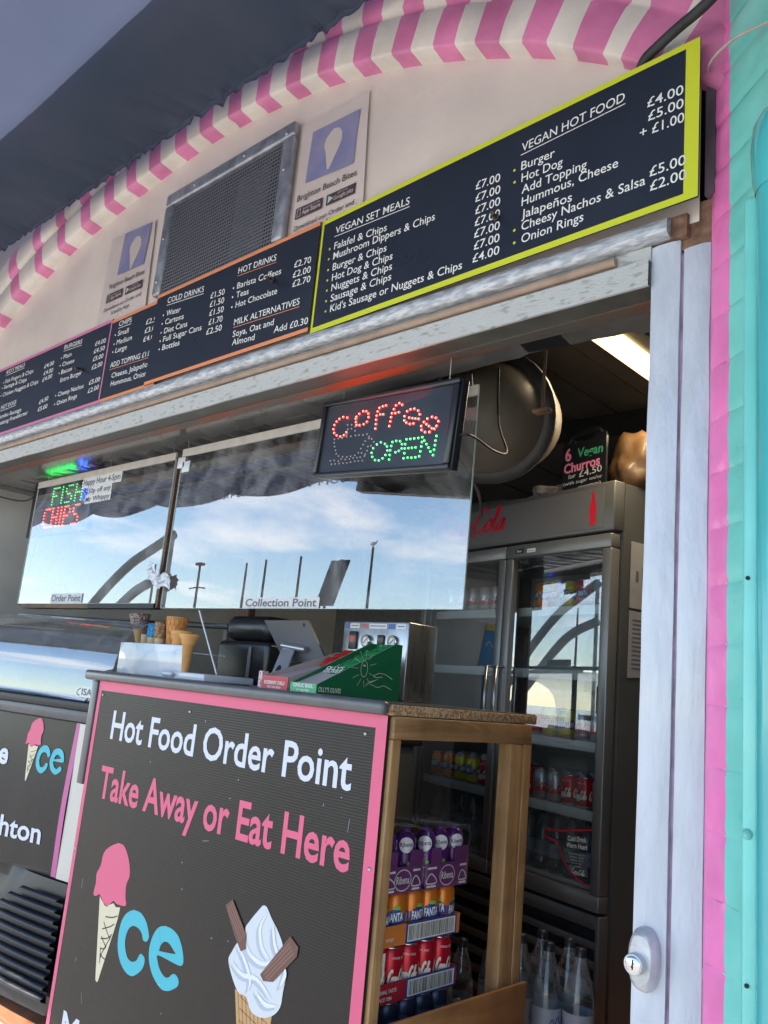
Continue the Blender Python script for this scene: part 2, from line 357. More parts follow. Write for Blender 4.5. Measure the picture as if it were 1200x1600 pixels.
# striped coping: a moulding swept round the arch
prof = [(.0, .004), (.004, -.020), (.008, -.052), (.015, -.060), (.06, -.066), (.112, -.068), (.120, -.062), (.128, -.061), (.136, -.074), (.18, -.080), (.24, -.079), (.285, -.068), (.315, -.045), (.33, .004)]
cent = [-4.72, -4.55, -4.37, -4.19, -4.00, -3.78, -3.575, -3.365, -3.168, -2.995, -2.825, -2.648, -2.485, -2.315, -2.150, -1.990, -1.830, -1.665, -1.500, -1.340, -1.190, -1.045, -.905, -.785]
rng = random.Random(3); brk = [(-5.4, 0)]
for c in cent:
    hw = .036 + rng.uniform(-.003, .003) + .002; brk += [(c - hw, 1), (c + hw, 0)]
brk += [(-.715, 1), (-.46, 0)]
cp = MB()
for (x0, k), (x1, _) in zip(brk, brk[1:]):
    n = 4; ring = []
    for i in range(n + 1):
        x = x0 + (x1 - x0) * i / n
        p, q = arch_at(x); t = Vector((q.y, -q.x))
        row = []
        for j, (r_, y_) in enumerate(prof):
            wob = .006 * noise.noise((x * 2.2, r_ * 9, 4)) if k or True else 0
            jj = .004 * noise.noise((x * 9, j * .8, 1.5))
            edge = .006 * noise.noise((x0 * 30 if i == 0 else x1 * 30, j * 1.7, 9)) if i in (0, n) else 0
            pp = p + q * (r_ + wob * .5) + t * edge
            yk = 1 if x < -1.05 else max(.38, 1 - (x + 1.05) / .30 * .62); row.append((pp.x, y_ * yk + (jj if 0 < j < len(prof) - 1 else 0), pp.y))
        ring.append(row)
    m_ = M_pinkg if k else M_cream; P = len(prof)
    cp.add([v for row in ring for v in row], [(i * P + j, i * P + j + 1, (i + 1) * P + j + 1, (i + 1) * P + j) for i in range(n) for j in range(P - 1)], m_, True)
cp.build('arch_coping', kiosk)

# lintel: silver batten, brown cable, flaking white fascia
b = MB()
sil = [(-6 + i * .2, -.012 + .003 * noise.noise((i, 0, 0)), 2.180 + .003 * noise.noise((i, 5, 0))) for i in range(27)] + [(-.70, -.012, 2.19)]
[b.bbox((-6 + i * .2 + .0004, -.030 + .002 * noise.noise((i, 0, 0)), 2.158 + .003 * noise.noise((i, 5, 0))), (-6 + (i + 1) * .2, .0, 2.199), M_silver, .007) for i in range(26)] if False else None
n_ = 160; V = []; pf = [(.0, 2.156), (-.022, 2.157), (-.030, 2.164), (-.031, 2.180), (-.028, 2.193), (-.018, 2.199), (.0, 2.2)]
for i in range(n_ + 1):
    x = -6 + 5.30 * i / n_
    V += [(x, y + .0025 * noise.noise((x * 5, k, 0)), z + .0025 * noise.noise((x * 4, k, 6)) - .004 * max(0, (x + .95)) * 0) for k, (y, z) in enumerate(pf)]
b.add(V, [(i * 7 + k, i * 7 + k + 1, (i + 1) * 7 + k + 1, (i + 1) * 7 + k) for i in range(n_) for k in range(6)], M_silver, True); b.add(V[-7:], [tuple(range(7))], M_silver); b.build('silver_batten', kiosk)
b = MB(); b.tube([(-6, -.012, 2.136), (-3, -.012, 2.135), (-.82, -.012, 2.137)], .0105, M_cordbr, 8); b.box((-6, -.004, 2.121), (-.745, .02, 2.155), M_fascia); b.build('brown_cable', kiosk)
b = MB()
for i in range(40):
    x0 = -6 + i * 5.255 / 40; x1 = -6 + (i + 1) * 5.255 / 40
    z0 = 2.062 + .004 * noise.noise((i * .7, 1, 0)); z1 = 2.062 + .004 * noise.noise(((i + 1) * .7, 1, 0))
    vs = [(x0, -.014, z0), (x1, -.014, z1), (x1, -.014, 2.120), (x0, -.014, 2.120), (x0, -.007, z0), (x1, -.007, z1), (x1, -.007, 2.120), (x0, -.007, 2.120)]
    b.add(vs, [(0, 1, 2, 3), (0, 4, 5, 1), (3, 2, 6, 7)], M_fascia)
b.build('white_fascia', kiosk)
b = MB(); b.box((-6, -.0068, 2.062), (-.745, .052, 2.119), M_lip); b.box((-6, .0522, 2.0585), (-.745, .095, 2.119), M_rust); b.build('rusty_lintel_lip', kiosk)
b = MB()
edge = [(-4.72, .24)] + [(-4.6 + i * .1, .260) for i in range(28)] + [(-1.78, .225), (-1.40, .224), (-1.28, .217), (-1.22, .222), (-1.18, .208), (-1.07, .215), (-.99, .217), (-.95, .224), (-.90, .224), (-.895, .245), (-.745, .25)]
top = [(x, y, 2.10) for x, y in edge]; n = len(edge)
bot = [(x, y, 2.088) for x, y in edge]
fr_ = [(x, .096, 2.088) for x, y in edge]; ft = [(x, .096, 2.10) for x, y in edge]
b.add(fr_ + bot, [(i, n + i, n + i + 1, i + 1) for i in range(n - 1)], M_soffit)
b.add(ft + top, [(i, i + 1, n + i + 1, n + i) for i in range(n - 1)], M_dark)
b.add(bot + top, [(i, n + i, n + i + 1, i + 1) for i in range(n - 1)], M_dark)
b.build('soffit_panel', kiosk)
b = MB()                                             # boarded part of the soffit, running back over the left half
for i in range(23):
    x0 = -4.70 + i * .124
    if x0 + .12 > -1.86: break
    b.bbox((x0, .262, 2.088 + .002 * (i % 2)), (x0 + .1225, 1.1, 2.100), M_soffit, .0012)
b.build('soffit_boards', kiosk)
# inside shell
b = MB(); b.box((-4.76, .141, 0), (-4.70, 3.0, 2.6), M_inwall); b.build('left_partition', kiosk)
b = MB(); b.box((-4.76, 2.95, 0), (-.55, 3.05, 2.6), mat('grey kitchen wall', (.20, .20, .20), .6, var=.15)); b.build('back_wall', kiosk)
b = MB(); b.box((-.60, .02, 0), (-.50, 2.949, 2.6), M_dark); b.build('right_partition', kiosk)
b = MB()
for i in range(21):
    x0 = -4.76 + i * .2; b.box((x0 + .004, .141, 2.50 + (i % 2) * .004), (x0 + .196, 2.949, 2.53), M_plank)
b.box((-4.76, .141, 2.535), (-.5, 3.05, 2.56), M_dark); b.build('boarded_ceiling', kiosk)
b = MB()
for y in (.75, 1.75): b.box((-4.7, y, 2.42), (-.61, y + .07, 2.499), M_dark)
b.build('ceiling_joist', kiosk)
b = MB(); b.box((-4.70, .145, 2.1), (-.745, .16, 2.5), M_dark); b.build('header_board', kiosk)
# kiosk back and flank outside, so it is a building from another side
b = MB(); b.box((-8.2, 3.06, -.02), (-.50, 3.2, 3.9), M_wall); b.box((-8.2, .141, -.02), (-8.06, 3.059, 3.9), M_wall); b.build('rear_wall', kiosk)
b = MB(); b.box((-8.2, .0, 3.9), (-.3, 3.2, 4.0), M_cream); b.build('flat_roof', kiosk)

# door jamb to the right of the hatch: two painted boards with a seam
j = MB()
def board(x0, x1, y0, y1, z0, z1, m_, amp=.0016):
    nz = 60; nx = 4; V = []
    for i in range(nz + 1):
        z = z0 + (z1 - z0) * i / nz
        for k in range(nx + 1):
            x = x0 + (x1 - x0) * k / nx; V.append((x + (amp * noise.noise((k * 3, z * 6, 2)) if k in (0, nx) else 0), y0 - (.004 if 0 < k < nx else 0) + amp * noise.noise((x * 40, 0, z * 7)), z))
    j.add(V, [(i * (nx + 1) + k, i * (nx + 1) + k + 1, (i + 1) * (nx + 1) + k + 1, (i + 1) * (nx + 1) + k) for i in range(nz) for k in range(nx)], m_, True)
    j.box((x0, y0 + .003, z0), (x1, y1, z1), m_)
board(-.744, -.683, .0, .09, -.02, 2.150, M_jamb); board(-.676, -.622, .003, .09, -.02, 2.128, M_jamb)
j.box((-.6835, .006, -.02), (-.6755, .08, 2.12), M_seam)
j.build('door_jamb', kiosk)
# rotten timber showing behind the end of the menu board
M_rot = mat('rotten timber', (.13, .065, .04), .85, col2=(.30, .17, .11), scale=30, bump=1.0, bscale=50)
M_purple = mat('dark gap strip', (.10, .07, .09), .7, var=.4, scale=30, stretch=(1, 1, .2))
b = MB(); b.box((-.744, .004, 2.128), (-.612, .1, 2.225), M_rot); b.box((-.70, -.012, 2.150), (-.665, .003, 2.20), M_rot); b.build('rotten_timber', kiosk)
b = MB(); b.box((-.630, -.012, 2.226), (-.610, .14, 2.575), M_purple); b.build('gap_strip', kiosk)  # thin dark strip standing in for the dark gap at the board end

# ---------------------------------------------------------------- brick pier, pink then turquoise, with a drainpipe
M_bpink = mat('bubblegum pink brick paint', (.80, .18, .46), .32, var=.08, scale=9, bump=.5, bscale=30, coat=.3)
M_teal = mat('turquoise gloss paint', (.17, .60, .54), .28, var=.07, scale=8, bump=.25, bscale=35, coat=.4)
M_teald = mat('shade-darkened turquoise paint', (.06, .42, .43), .22, var=.06, scale=6, bump=.12, bscale=30, coat=.5)  # drainpipe colour darkened to stand in for its shaded side
pier = thing('brick_pier', 'painted brick pier, pink on its left edge and turquoise beyond, right of the doorway', 'pier', (-.5, 0, 0))
D = Vector((.79, -.62, 0)); O = Vector((-.621, .003, 0)); NN = Vector((-.62, -.79, 0))
def course(mb, t0, t1, z0, z1, m_, bulge=.0026, seed=0):
    nu, nv = 8, 8; V = []
    for a in range(nv + 1):
        for c in range(nu + 1):
            t = t0 + (t1 - t0) * c / nu; z = z0 + (z1 - z0) * a / nv
            ez = min(a, nv - a) / nv * 2; h_ = bulge * (1 - (1 - min(1, ez * 4)) ** 2)
            eu = c / nu; h_ -= .004 * max(0, 1 - eu * 5) ** 2 if t0 < .01 else 0
            p = O + D * t + NN * (h_ + .0025 * noise.noise((t * 30, z * 22, seed))); V.append((p.x, p.y, z + .0015 * noise.noise((t * 20, seed, a * .3)) + (t - .03) * .25 * (z - 1.2) * .0))
    mb.add(V, [(a * (nu + 1) + c, a * (nu + 1) + c + 1, (a + 1) * (nu + 1) + c + 1, (a + 1) * (nu + 1) + c) for a in range(nv) for c in range(nu)], m_, True)
pk, tl = MB(), MB(); z = -.02; i = 0
while z < 3.7:
    hgt = .104 + .006 * noise.noise((i, 7, 7)); tp = .0700 + .004 * noise.noise((i * 3, 1, 1)) - max(0, z - 2.0) * .012
    course(pk, .0, tp, z, z + hgt - .002, M_bpink, seed=i); course(tl, tp, .30, z, z + hgt - .002, M_teal, seed=i); z += hgt; i += 1
core = MB(); p0 = O - NN * .012; p1 = O + D * .30 - NN * .012
for mb_, a, c, m_ in ((pk, 0, .06, M_bpink), (tl, .06, .30, M_teal)):
    A = O + D * a - NN * .0005; B = O + D * c - NN * .0005
    mb_.add([(A.x, A.y, -.02), (B.x, B.y, -.02), (B.x, B.y, 3.7), (A.x, A.y, 3.7)], [(0, 1, 2, 3)], m_)
B = O + D * .30
tl.box((B.x, B.y, -.02), (1.6, .5, 3.7), M_teal)
pk.build('pink_brickwork', pier); tl.build('turquoise_brickwork', pier)

pipe = thing('drainpipe', 'turquoise painted drainpipe fixed to the brick pier, at the right edge', 'drainpipe', (-.45, -.20, 0))
d = MB()
c0 = Vector((-.400, -.215, 0)); rr = .055
d.tube([(c0.x, c0.y, -.02), (c0.x, c0.y, 1.0), (c0.x, c0.y, 2.06)], rr, M_teald, 28)
d.lathe([(rr + .001, 2.04), (rr + .006, 2.07), (rr + .008, 2.12), (rr + .004, 2.16), (rr * .9, 2.18)], M_teald, (c0.x, c0.y, 0), 28)
d.tube([(c0.x + .012, c0.y - .0, 2.14), (c0.x + .018, c0.y - .004, 2.35), (c0.x + .02, c0.y - .01, 3.6)], .048, M_teald, 28)
d.build('pipe', pipe)
d = MB()
d.bbox((c0.x - .075, c0.y - .012, -.02), (c0.x - .046, c0.y + .02, 2.05), M_teal, .009, seg=3); d.build('mounting_strip', pipe)
M_hole = mat('screw hole', (.01, .02, .02), .7); M_screw = mat('painted screw head', (.16, .50, .46), .3)
for zz in (1.413, .855, .59):
    s = MB(); s.lathe([(.0, -.0015), (.0030, -.0015), (.0032, .001)], M_hole, (c0.x - .0645, c0.y - .013, zz), 10, axis='y'); s.build('screw_hole', pipe)
for zz in (1.05, ):
    s = MB(); s.lathe([(.0, -.006), (.006, -.004), (.008, .0)], M_screw, (c0.x - .0645, c0.y - .012, zz), 12, axis='y'); s.build('screw_head', pipe)

# black hose and thin cord at the top right
M_hose = mat('black rubber hose', (.025, .027, .03), .55, var=.3)
h = MB(); h.tube(smooth_path([(-.80, -.024, 2.50), (-.775, -.030, 2.555), (-.753, -.042, 2.582), (-.717, -.054, 2.590), (-.666, -.072, 2.594), (-.599, -.105, 2.584), (-.555, -.12, 2.60), (-.50, -.14, 2.66), (-.45, -.16, 2.80)], 6), .0115, M_hose, 12)
tag(h.build('rubber_hose'), 'thick black rubber hose curving over the right end of the yellow-bordered board', 'hose')
M_cord = mat('beige cord', (.50, .42, .36), .8, var=.15)
h = MB(); h.tube(smooth_path([(-.625, -.02, 2.50), (-.60, -.055, 2.497), (-.54, -.105, 2.476), (-.48, -.135, 2.452), (-.40, -.16, 2.43)], 5), .0028, M_cord, 8)
tag(h.build('thin_cord'), 'thin beige cord stretched from the menu board end across the pier', 'cord')

# lock on the jamb
M_lockm = mat('painted lock cover', (.55, .56, .60), .3, metal=.35, var=.15, scale=30, bump=.6, bscale=55)
M_chrome = mat('chrome', (.75, .76, .78), .15, metal=1.0, var=.1)
lk = thing('door_lock', 'silver oval lock cover with a round keyhole cylinder on the grey door jamb', 'lock', (-.722, -.004, .79))
fl = FY(-.004); l = MB(); rows_ = []
for (dz, sc_) in ((.0, 1.0), (.010, 1.0), (.020, .90), (.024, .74)):
    rows_.append([fl.p(-.716 + .0265 * sc_ * math.copysign(abs(math.cos(t)) ** .8, math.cos(t)), .790 + .052 * sc_ * math.copysign(abs(math.sin(t)) ** .9, math.sin(t)), dz) for t in [2 * math.pi * k / 32 for k in range(32)]])
l.add([v for r_ in rows_ for v in r_], [(a * 32 + k, a * 32 + (k + 1) % 32, (a + 1) * 32 + (k + 1) % 32, (a + 1) * 32 + k) for a in range(3) for k in range(32)], M_lockm, True)
l.add(rows_[-1], [tuple(range(32))], M_lockm); l.build('lock_cover', lk)
l = MB(); l.lathe([(.0175, .0), (.0175, -.014), (.016, -.016), (.014, -.0155)], M_lockm, (-.722, -.026, .784), 28, axis='y'); l.lathe([(.014, -.0155), (.0135, -.0165), (.0, -.017)], M_chrome, (-.722, -.026, .784), 28, axis='y')
l.build('cylinder', lk)
l = MB(); fk = FY(-.0435); l.rect(-.7232, .776, -.7208, .792, fk, M_hole); l.rect(-.7246, .779, -.7232, .782, fk, M_hole); l.rect(-.7208, .785, -.7196, .788, fk, M_hole); l.build('keyhole', lk)

# ---------------------------------------------------------------- awning over the forecourt
m = bpy.data.materials.new('navy awning fabric'); m.use_nodes = True; t = m.node_tree; t.nodes.clear()
o_ = N(t, 'ShaderNodeOutputMaterial'); ms = N(t, 'ShaderNodeMixShader'); ms.inputs[0].default_value = .45
df = N(t, 'ShaderNodeBsdfDiffuse'); tl_ = N(t, 'ShaderNodeBsdfTranslucent')
tcn = N(t, 'ShaderNodeTexCoord'); nz = N(t, 'ShaderNodeTexNoise'); nz.inputs['Scale'].default_value = 2.2; nz.inputs['Detail'].default_value = 7
t.links.new(tcn.outputs['Object'], nz.inputs['Vector'])
rp = N(t, 'ShaderNodeValToRGB'); rp.color_ramp.elements[0].position = .3; rp.color_ramp.elements[1].position = .7; rp.color_ramp.elements[0].color = (.10, .13, .195, 1); rp.color_ramp.elements[1].color = (.15, .165, .235, 1)
t.links.new(nz.outputs['Fac'], rp.inputs[0]); t.links.new(rp.outputs[0], df.inputs[0])
tl_.inputs[0].default_value = (.072, .083, .128, 1)
bn = N(t, 'ShaderNodeTexNoise'); bn.inputs['Scale'].default_value = 260; t.links.new(tcn.outputs['Object'], bn.inputs['Vector'])
bp = N(t, 'ShaderNodeBump'); bp.inputs['Strength'].default_value = .3; bp.inputs['Distance'].default_value = .002; t.links.new(bn.outputs['Fac'], bp.inputs['Height']); t.links.new(bp.outputs[0], df.inputs['Normal'])
t.links.new(df.outputs[0], ms.inputs[1]); t.links.new(tl_.outputs[0], ms.inputs[2]); t.links.new(ms.outputs[0], o_.inputs[0])
M_awn = m
AX0, AX1 = -11.5, 2.6
awn = thing('awning', 'navy blue fabric awning stretched out over the front of the kiosk', 'awning', (-3, -1.2, 3.1))
def aw_z(x, s_):              # s_: 0 at the shop wall, 1 at the front edge
    y = -.15 - 2.15 * s_
    z = 3.135 - .20 * s_ ** 1.3 + .03 * math.sin(math.pi * s_)
    z += .016 * noise.noise((x * .9, s_ * 2.2, 0)) * min(1, s_ * 6) + .02 * noise.noise((x * .35 + s_ * 2, s_ * 5, 3)) * min(1, s_ * 4)
    k = math.exp(-s_ * 2.15 / .16)
    z += k * (.028 * noise.noise((x * 20 + 14 * s_, s_ * 6, 5)) + (.018) * noise.noise((x * 48 + 26 * s_, s_ * 8, 8)))
    z += .012 * math.exp(-((s_ - .172 + .02 * noise.noise((x * .4, 0, 2))) / .02) ** 2)
    return Vector((x, y, z))
a = MB(); ss = [0, .01, .02, .035, .05, .07, .09, .115, .14, .17, .2, .23, .26, .275, .285, .295, .305, .315, .325, .345, .38, .43, .5, .58, .66, .74, .82, .9, .96, 1.0]
xs = []; x = AX0
while x < AX1: xs.append(x); x += .02 if -5.2 < x < .2 else .12
xs.append(AX1); n = len(ss)
a.add([aw_z(x, s_) for x in xs for s_ in ss], [(i * n + k, i * n + k + 1, (i + 1) * n + k + 1, (i + 1) * n + k) for i in range(len(xs) - 1) for k in range(n - 1)], M_awn, True)
a.build('canopy', awn)
# wall-side hem: a doubled strip, gathered on its rope
a = MB(); V = []
for x in xs:
    k0 = aw_z(x, 0); g1 = .012 * noise.noise((x * 22, 1, 0)) + .006 * noise.noise((x * 55, 2, 0))
    V += [(x, k0.y - .002, k0.z + .004), (x, k0.y + .012 + g1 * .4, k0.z - .004), (x, k0.y + .006 + g1, k0.z - .018 - .003 * noise.noise((x * 9, 0, 0)))]
a.add(V, [(i * 3 + k, i * 3 + k + 1, (i + 1) * 3 + k + 1, (i + 1) * 3 + k) for i in range(len(xs) - 1) for k in range(2)], M_awn, True)
a.build('hem', awn)
# unseen fabric layers, added above the wall side to shade a dark band
a = MB()
for q_, s_end in enumerate((.165, .182)):
    nn = 7; X_ = xs[::2]; V = []
    for x in X_:
        se = s_end + (.004 * noise.noise((x * .8, q_ * 3.1, 0))) + .003 * noise.noise((x * 3, q_ * 5.1, 2))
        V += [aw_z(x, se * k / (nn - 1)) + Vector((0, 0, .012 + .008 * q_)) for k in range(nn)]
    a.add(V, [(i * nn + k, i * nn + k + 1, (i + 1) * nn + k + 1, (i + 1) * nn + k) for i in range(len(X_) - 1) for k in range(nn - 1)], M_awn, True)
a.build('shading_layers', awn)
# unseen flap, added to stop sun entering the gap between awning and wall
a = MB(); a.add([v for x in xs[::3] for v in ((x, -.145, 3.142), (x, -.06, 3.40), (x, -.012, 3.58))], [(i * 3 + k, i * 3 + k + 1, (i + 1) * 3 + k + 1, (i + 1) * 3 + k) for i in range(len(xs[::3]) - 1) for k in range(2)], M_awn, True)
a.build('sun_block_flap', awn)
# scalloped valance at the front, with its printed words
a = MB(); V = []; xs2 = [AX0 + i * (AX1 - AX0) / 420 for i in range(421)]
for x in xs2:
    p = aw_z(x, 1.0); sc_ = .155 + .075 * abs(math.sin(math.pi * (x + 6.05) / 1.25)) ** .8
    for k in range(5): V.append((x, p.y - .01 * math.sin(x * 7 + k * .4) * k / 4, p.z - sc_ * k / 4))
a.add(V, [(i * 5 + k, i * 5 + k + 1, (i + 1) * 5 + k + 1, (i + 1) * 5 + k) for i in range(420) for k in range(4)], M_awn, True)
a.build('valance', awn)
M_valt = mat('pale valance print', (.34, .36, .42), .8)
ft_ = F((0, -2.335, 0), (1, 0, 0), (0, 0, 1), (0, -1, 0)); a = MB()
a.text('Fish & Chips', ft_, -6.35, 2.745, -5.42, .075, M_valt); a.text('| 24 Hours', ft_, -5.30, 2.745, -4.45, .075, M_valt)
a.text('Fish & Chips', ft_, -3.2, 2.745, -2.27, .075, M_valt)
tx = [v.copy() for v in a.v]
for v in tx: v.y = -2.278
a.add(tx, a.f[:], M_valt); o_ = a.build('valance_print', awn)
M_steel = mat('grey steel tube', (.25, .26, .28), .4, metal=.7)
for px_ in (AX0 + .3, 1.9):
    a = MB(); a.tube([(px_, -2.25, -.02), (px_, -2.25, 2.92)], .025, M_steel, 12); a.build('post', awn)
a = MB(); a.tube([(AX0, -2.27, 2.925), (AX1, -2.27, 2.925)], .02, M_steel, 10); a.tube([(AX0, -.16, 3.165), (AX1, -.16, 3.165)], .012, M_steel, 8); a.build('frame_tube', awn)
# ================================================================ menu boards, posters and grille on the gable
YELLOW=[('VEGAN SET MEALS',0.057,2.500,0.359,2.485),('Falafel & Chips',0.059,2.449,0.279,2.434),('Mushroom Dippers & Chips',0.060,2.416,0.459,2.402),('Burger & Chips',0.063,2.380,0.286,2.370),('Hot Dog & Chips',0.065,2.346,0.313,2.337),('Nuggets & Chips',0.068,2.313,0.315,2.306),('Sausage & Chips',0.070,2.279,0.316,2.275),("Kid's Sausage or Nuggets & Chips",0.073,2.246,0.566,2.230),('£7.00',0.591,2.437,0.667,2.431),('£7.00',0.593,2.402,0.670,2.398),('£7.00',0.596,2.367,0.672,2.365),('£7.00',0.597,2.334,0.674,2.332),('£7.00',0.598,2.302,0.676,2.299),('£7.00',0.600,2.269,0.678,2.266),('£4.00',0.599,2.235,0.680,2.233),('VEGAN HOT FOOD',0.727,2.485,0.998,2.494),('Burger',0.729,2.435,0.823,2.432),('Hot Dog',0.732,2.402,0.846,2.399),('Add Topping',0.735,2.370,0.910,2.366),('Hummous, Cheese',0.737,2.337,0.988,2.337),('Jalapeños',0.739,2.304,0.876,2.298),('Cheesy Nachos & Salsa',0.741,2.272,1.053,2.269),('Onion Rings',0.743,2.239,0.908,2.238),('£4.00',1.052,2.451,1.132,2.445),('£5.00',1.055,2.417,1.133,2.413),('+ £1.00',1.037,2.385,1.135,2.379),('£5.00',1.062,2.283,1.140,2.280),('£2.00',1.064,2.249,1.142,2.247),]
DRINKS=[('COLD DRINKS',-2.624,2.512,-2.392,2.495),('Water',-2.619,2.460,-2.526,2.453),('Cartons',-2.618,2.426,-2.497,2.419),('Diet Cans',-2.615,2.390,-2.466,2.383),('Full Sugar Cans',-2.613,2.357,-2.371,2.346),('Bottles',-2.610,2.324,-2.498,2.319),('£1.50',-2.343,2.455,-2.262,2.449),('£1.50',-2.340,2.422,-2.258,2.417),('£1.50',-2.335,2.388,-2.253,2.383),('£1.70',-2.331,2.354,-2.252,2.349),('£2.50',-2.337,2.320,-2.249,2.316),('HOT DRINKS',-2.198,2.506,-1.999,2.495),('Barista Coffees',-2.193,2.450,-1.965,2.438),('Teas',-2.191,2.417,-2.124,2.413),('Hot Chocolate',-2.187,2.380,-1.973,2.373),('£2.70',-1.903,2.440,-1.826,2.434),('£2.00',-1.904,2.406,-1.822,2.401),('£2.70',-1.900,2.374,-1.818,2.369),('MILK ALTERNATIVES',-2.182,2.317,-1.856,2.306),('Soya, Oat and',-2.180,2.275,-1.970,2.267),('Almond',-2.177,2.245,-2.059,2.238),('Add £0.30',-1.964,2.239,-1.806,2.231),]
CHIPS=[('CHIPS',-2.979,2.509,-2.883,2.505),('Small',-2.976,2.468,-2.894,2.462),('Medium',-2.974,2.429,-2.858,2.425),('Large',-2.973,2.395,-2.886,2.392),('£2.50',-2.768,2.465,-2.676,2.459),('£3.00',-2.767,2.429,-2.675,2.424),('£4.00',-2.768,2.395,-2.672,2.389),('ADD TOPPING £1.00',-2.995,2.337,-2.685,2.326),('Cheese, Jalapeños,',-2.970,2.289,-2.684,2.283),('Hummous, Onions',-2.966,2.254,-2.690,2.247),]
PINK=[("KID'S MEALS",-4.033,2.516,-3.833,2.516),('Fish Fingers & Chips',-4.026,2.467,-3.722,2.463),('Sausage & Chips',-4.029,2.440,-3.779,2.432),('Chicken Nuggets & Chips',-4.026,2.400,-3.647,2.397),('£4.00',-3.612,2.460,-3.519,2.459),('£4.00',-3.605,2.426,-3.515,2.425),('£4.00',-3.605,2.395,-3.514,2.398),('BURGERS',-3.440,2.513,-3.280,2.505),('Plain',-3.432,2.467,-3.359,2.465),('Cheese',-3.431,2.432,-3.321,2.429),('Bacon',-3.427,2.396,-3.331,2.394),('Extra Burger',-3.422,2.358,-3.232,2.357),('£4.00',-3.156,2.465,-3.069,2.462),('£4.50',-3.156,2.432,-3.067,2.429),('£5.00',-3.152,2.397,-3.068,2.395),('£2.00',-3.150,2.360,-3.065,2.361),('Cheesy Nachos',-3.421,2.293,-3.194,2.291),('£5.00',-3.150,2.295,-3.062,2.295),('Onion Rings',-3.416,2.253,-3.239,2.256),('£2.00',-3.148,2.259,-3.061,2.261),('HOT DOGS',-4.015,2.334,-3.850,2.335),('£4.50',-3.595,2.288,-3.511,2.294),('£5.00',-3.595,2.255,-3.506,2.257),('Jumbo Sausage',-4.019,2.287,-3.776,2.286),('Footlong Frankfurter',-4.040,2.252,-3.698,2.259),]
M_board = mat('navy black board print', (.016, .021, .035), .28, var=.10, scale=4, bump=.04, bscale=12, spec=.5)
M_txt = mat('white print', (.82, .82, .80), .45)
M_yel = mat('lime yellow print', (.62, .66, .03), .4)
M_ora = mat('orange print', (.80, .28, .12), .4)
M_pnk = mat('pink print', (.66, .20, .36), .4)
M_edge = mat('board edge', (.02, .02, .025), .6)
M_smear = mat('dark smear', (.035, .035, .04), .8)
def menu_board(label, fr, u0, v0, u1, v1, rows, hh, m_b, bullets, underl, bw=(.011, .011, .011, .011), bul_m=None, w=0.0):
    b = thing('menu_board', label, 'menu board', tuple(fr.p((u0 + u1) / 2, v0, 0)), 'menu boards above the hatch')
    pn = MB(); pn.box((u0, v0, -.004), (u1, v1, 0), M_board, fr); panel = pn.build('panel', b)
    bo = MB(); l, r_, bt, tp = bw; e = .0006
    bo.rect(u0, v0, u1, v0 + bt, fr, m_b, e); bo.rect(u0, v1 - tp, u1, v1, fr, m_b, e)
    if l: bo.rect(u0, v0 + bt, u0 + l, v1 - tp, fr, m_b, e)
    if r_: bo.rect(u1 - r_, v0 + bt, u1, v1 - tp, fr, m_b, e)
    bo.build('border', b)
    tx = MB()
    for (s_, a, v, c, v2) in rows:
        tx.text(s_, fr, a, v, c, hh, M_txt, .0006, v1=v2, bold=.004)
        if s_ in underl: tx.stroke([(a - .002, v - .008), (c + .002, v2 - .008)], .0022, fr, underl[s_], .0006, smooth=0, round_=False)
        if s_ in bullets: tx.disc(a - .020, v + .008, .0038, fr, bul_m or m_b, .0006, n=8)
    o = tx.build('lettering', b); o['kind'] = 'stuff' if False else 'lettering'; del o['kind']
    return b
fyb = F((-1.790, -.020, 0), (1.16, -.036, 0), (0, 0, 1), (-.036, -1.16, 0))
menu_board('long lime-yellow bordered menu board listing vegan set meals and vegan hot food', fyb, -.008, 2.199, 1.166, 2.563, YELLOW, .0225, M_yel,
           {r_[0] for r_ in YELLOW if r_[0] in ('Falafel & Chips', 'Mushroom Dippers & Chips', 'Burger & Chips', 'Hot Dog & Chips', 'Nuggets & Chips', 'Sausage & Chips', "Kid's Sausage or Nuggets & Chips", 'Burger', 'Hot Dog', 'Cheesy Nachos & Salsa', 'Onion Rings')},
           {'VEGAN SET MEALS': M_txt, 'VEGAN HOT FOOD': M_txt}, (.009, .030, .016, .014))
menu_board('orange bordered menu board listing cold drinks, hot drinks and milk alternatives', FY(-.026), -2.700, 2.206, -1.802, 2.563, DRINKS, .0215, M_ora,
           {'Water', 'Cartons', 'Diet Cans', 'Full Sugar Cans', 'Bottles', 'Barista Coffees', 'Teas', 'Hot Chocolate'}, {'COLD DRINKS': M_txt, 'HOT DRINKS': M_ora, 'MILK ALTERNATIVES': M_ora}, (0, 0, .013, .013), M_txt)
menu_board('short orange bordered menu board listing chips and toppings, partly tucked under the next board', FY(-.020), -3.036, 2.199, -2.640, 2.548, CHIPS, .021, M_ora,
           {'Small', 'Medium', 'Large'}, {'CHIPS': M_txt, 'ADD TOPPING £1.00': M_ora}, (0, 0, .013, .013), M_txt)
menu_board("pink bordered menu board listing kid's meals, burgers and hot dogs, leftmost of the row", FY(-.020), -4.30, 2.199, -3.038, 2.556, PINK, .0195, M_pnk,
           {'Fish Fingers & Chips', 'Sausage & Chips', 'Chicken Nuggets & Chips', 'Plain', 'Cheese', 'Bacon', 'Cheesy Nachos', 'Onion Rings'}, {"KID'S MEALS": M_txt, 'BURGERS': M_txt, 'HOT DOGS': M_txt}, (.011, .009, .013, .013), M_txt)
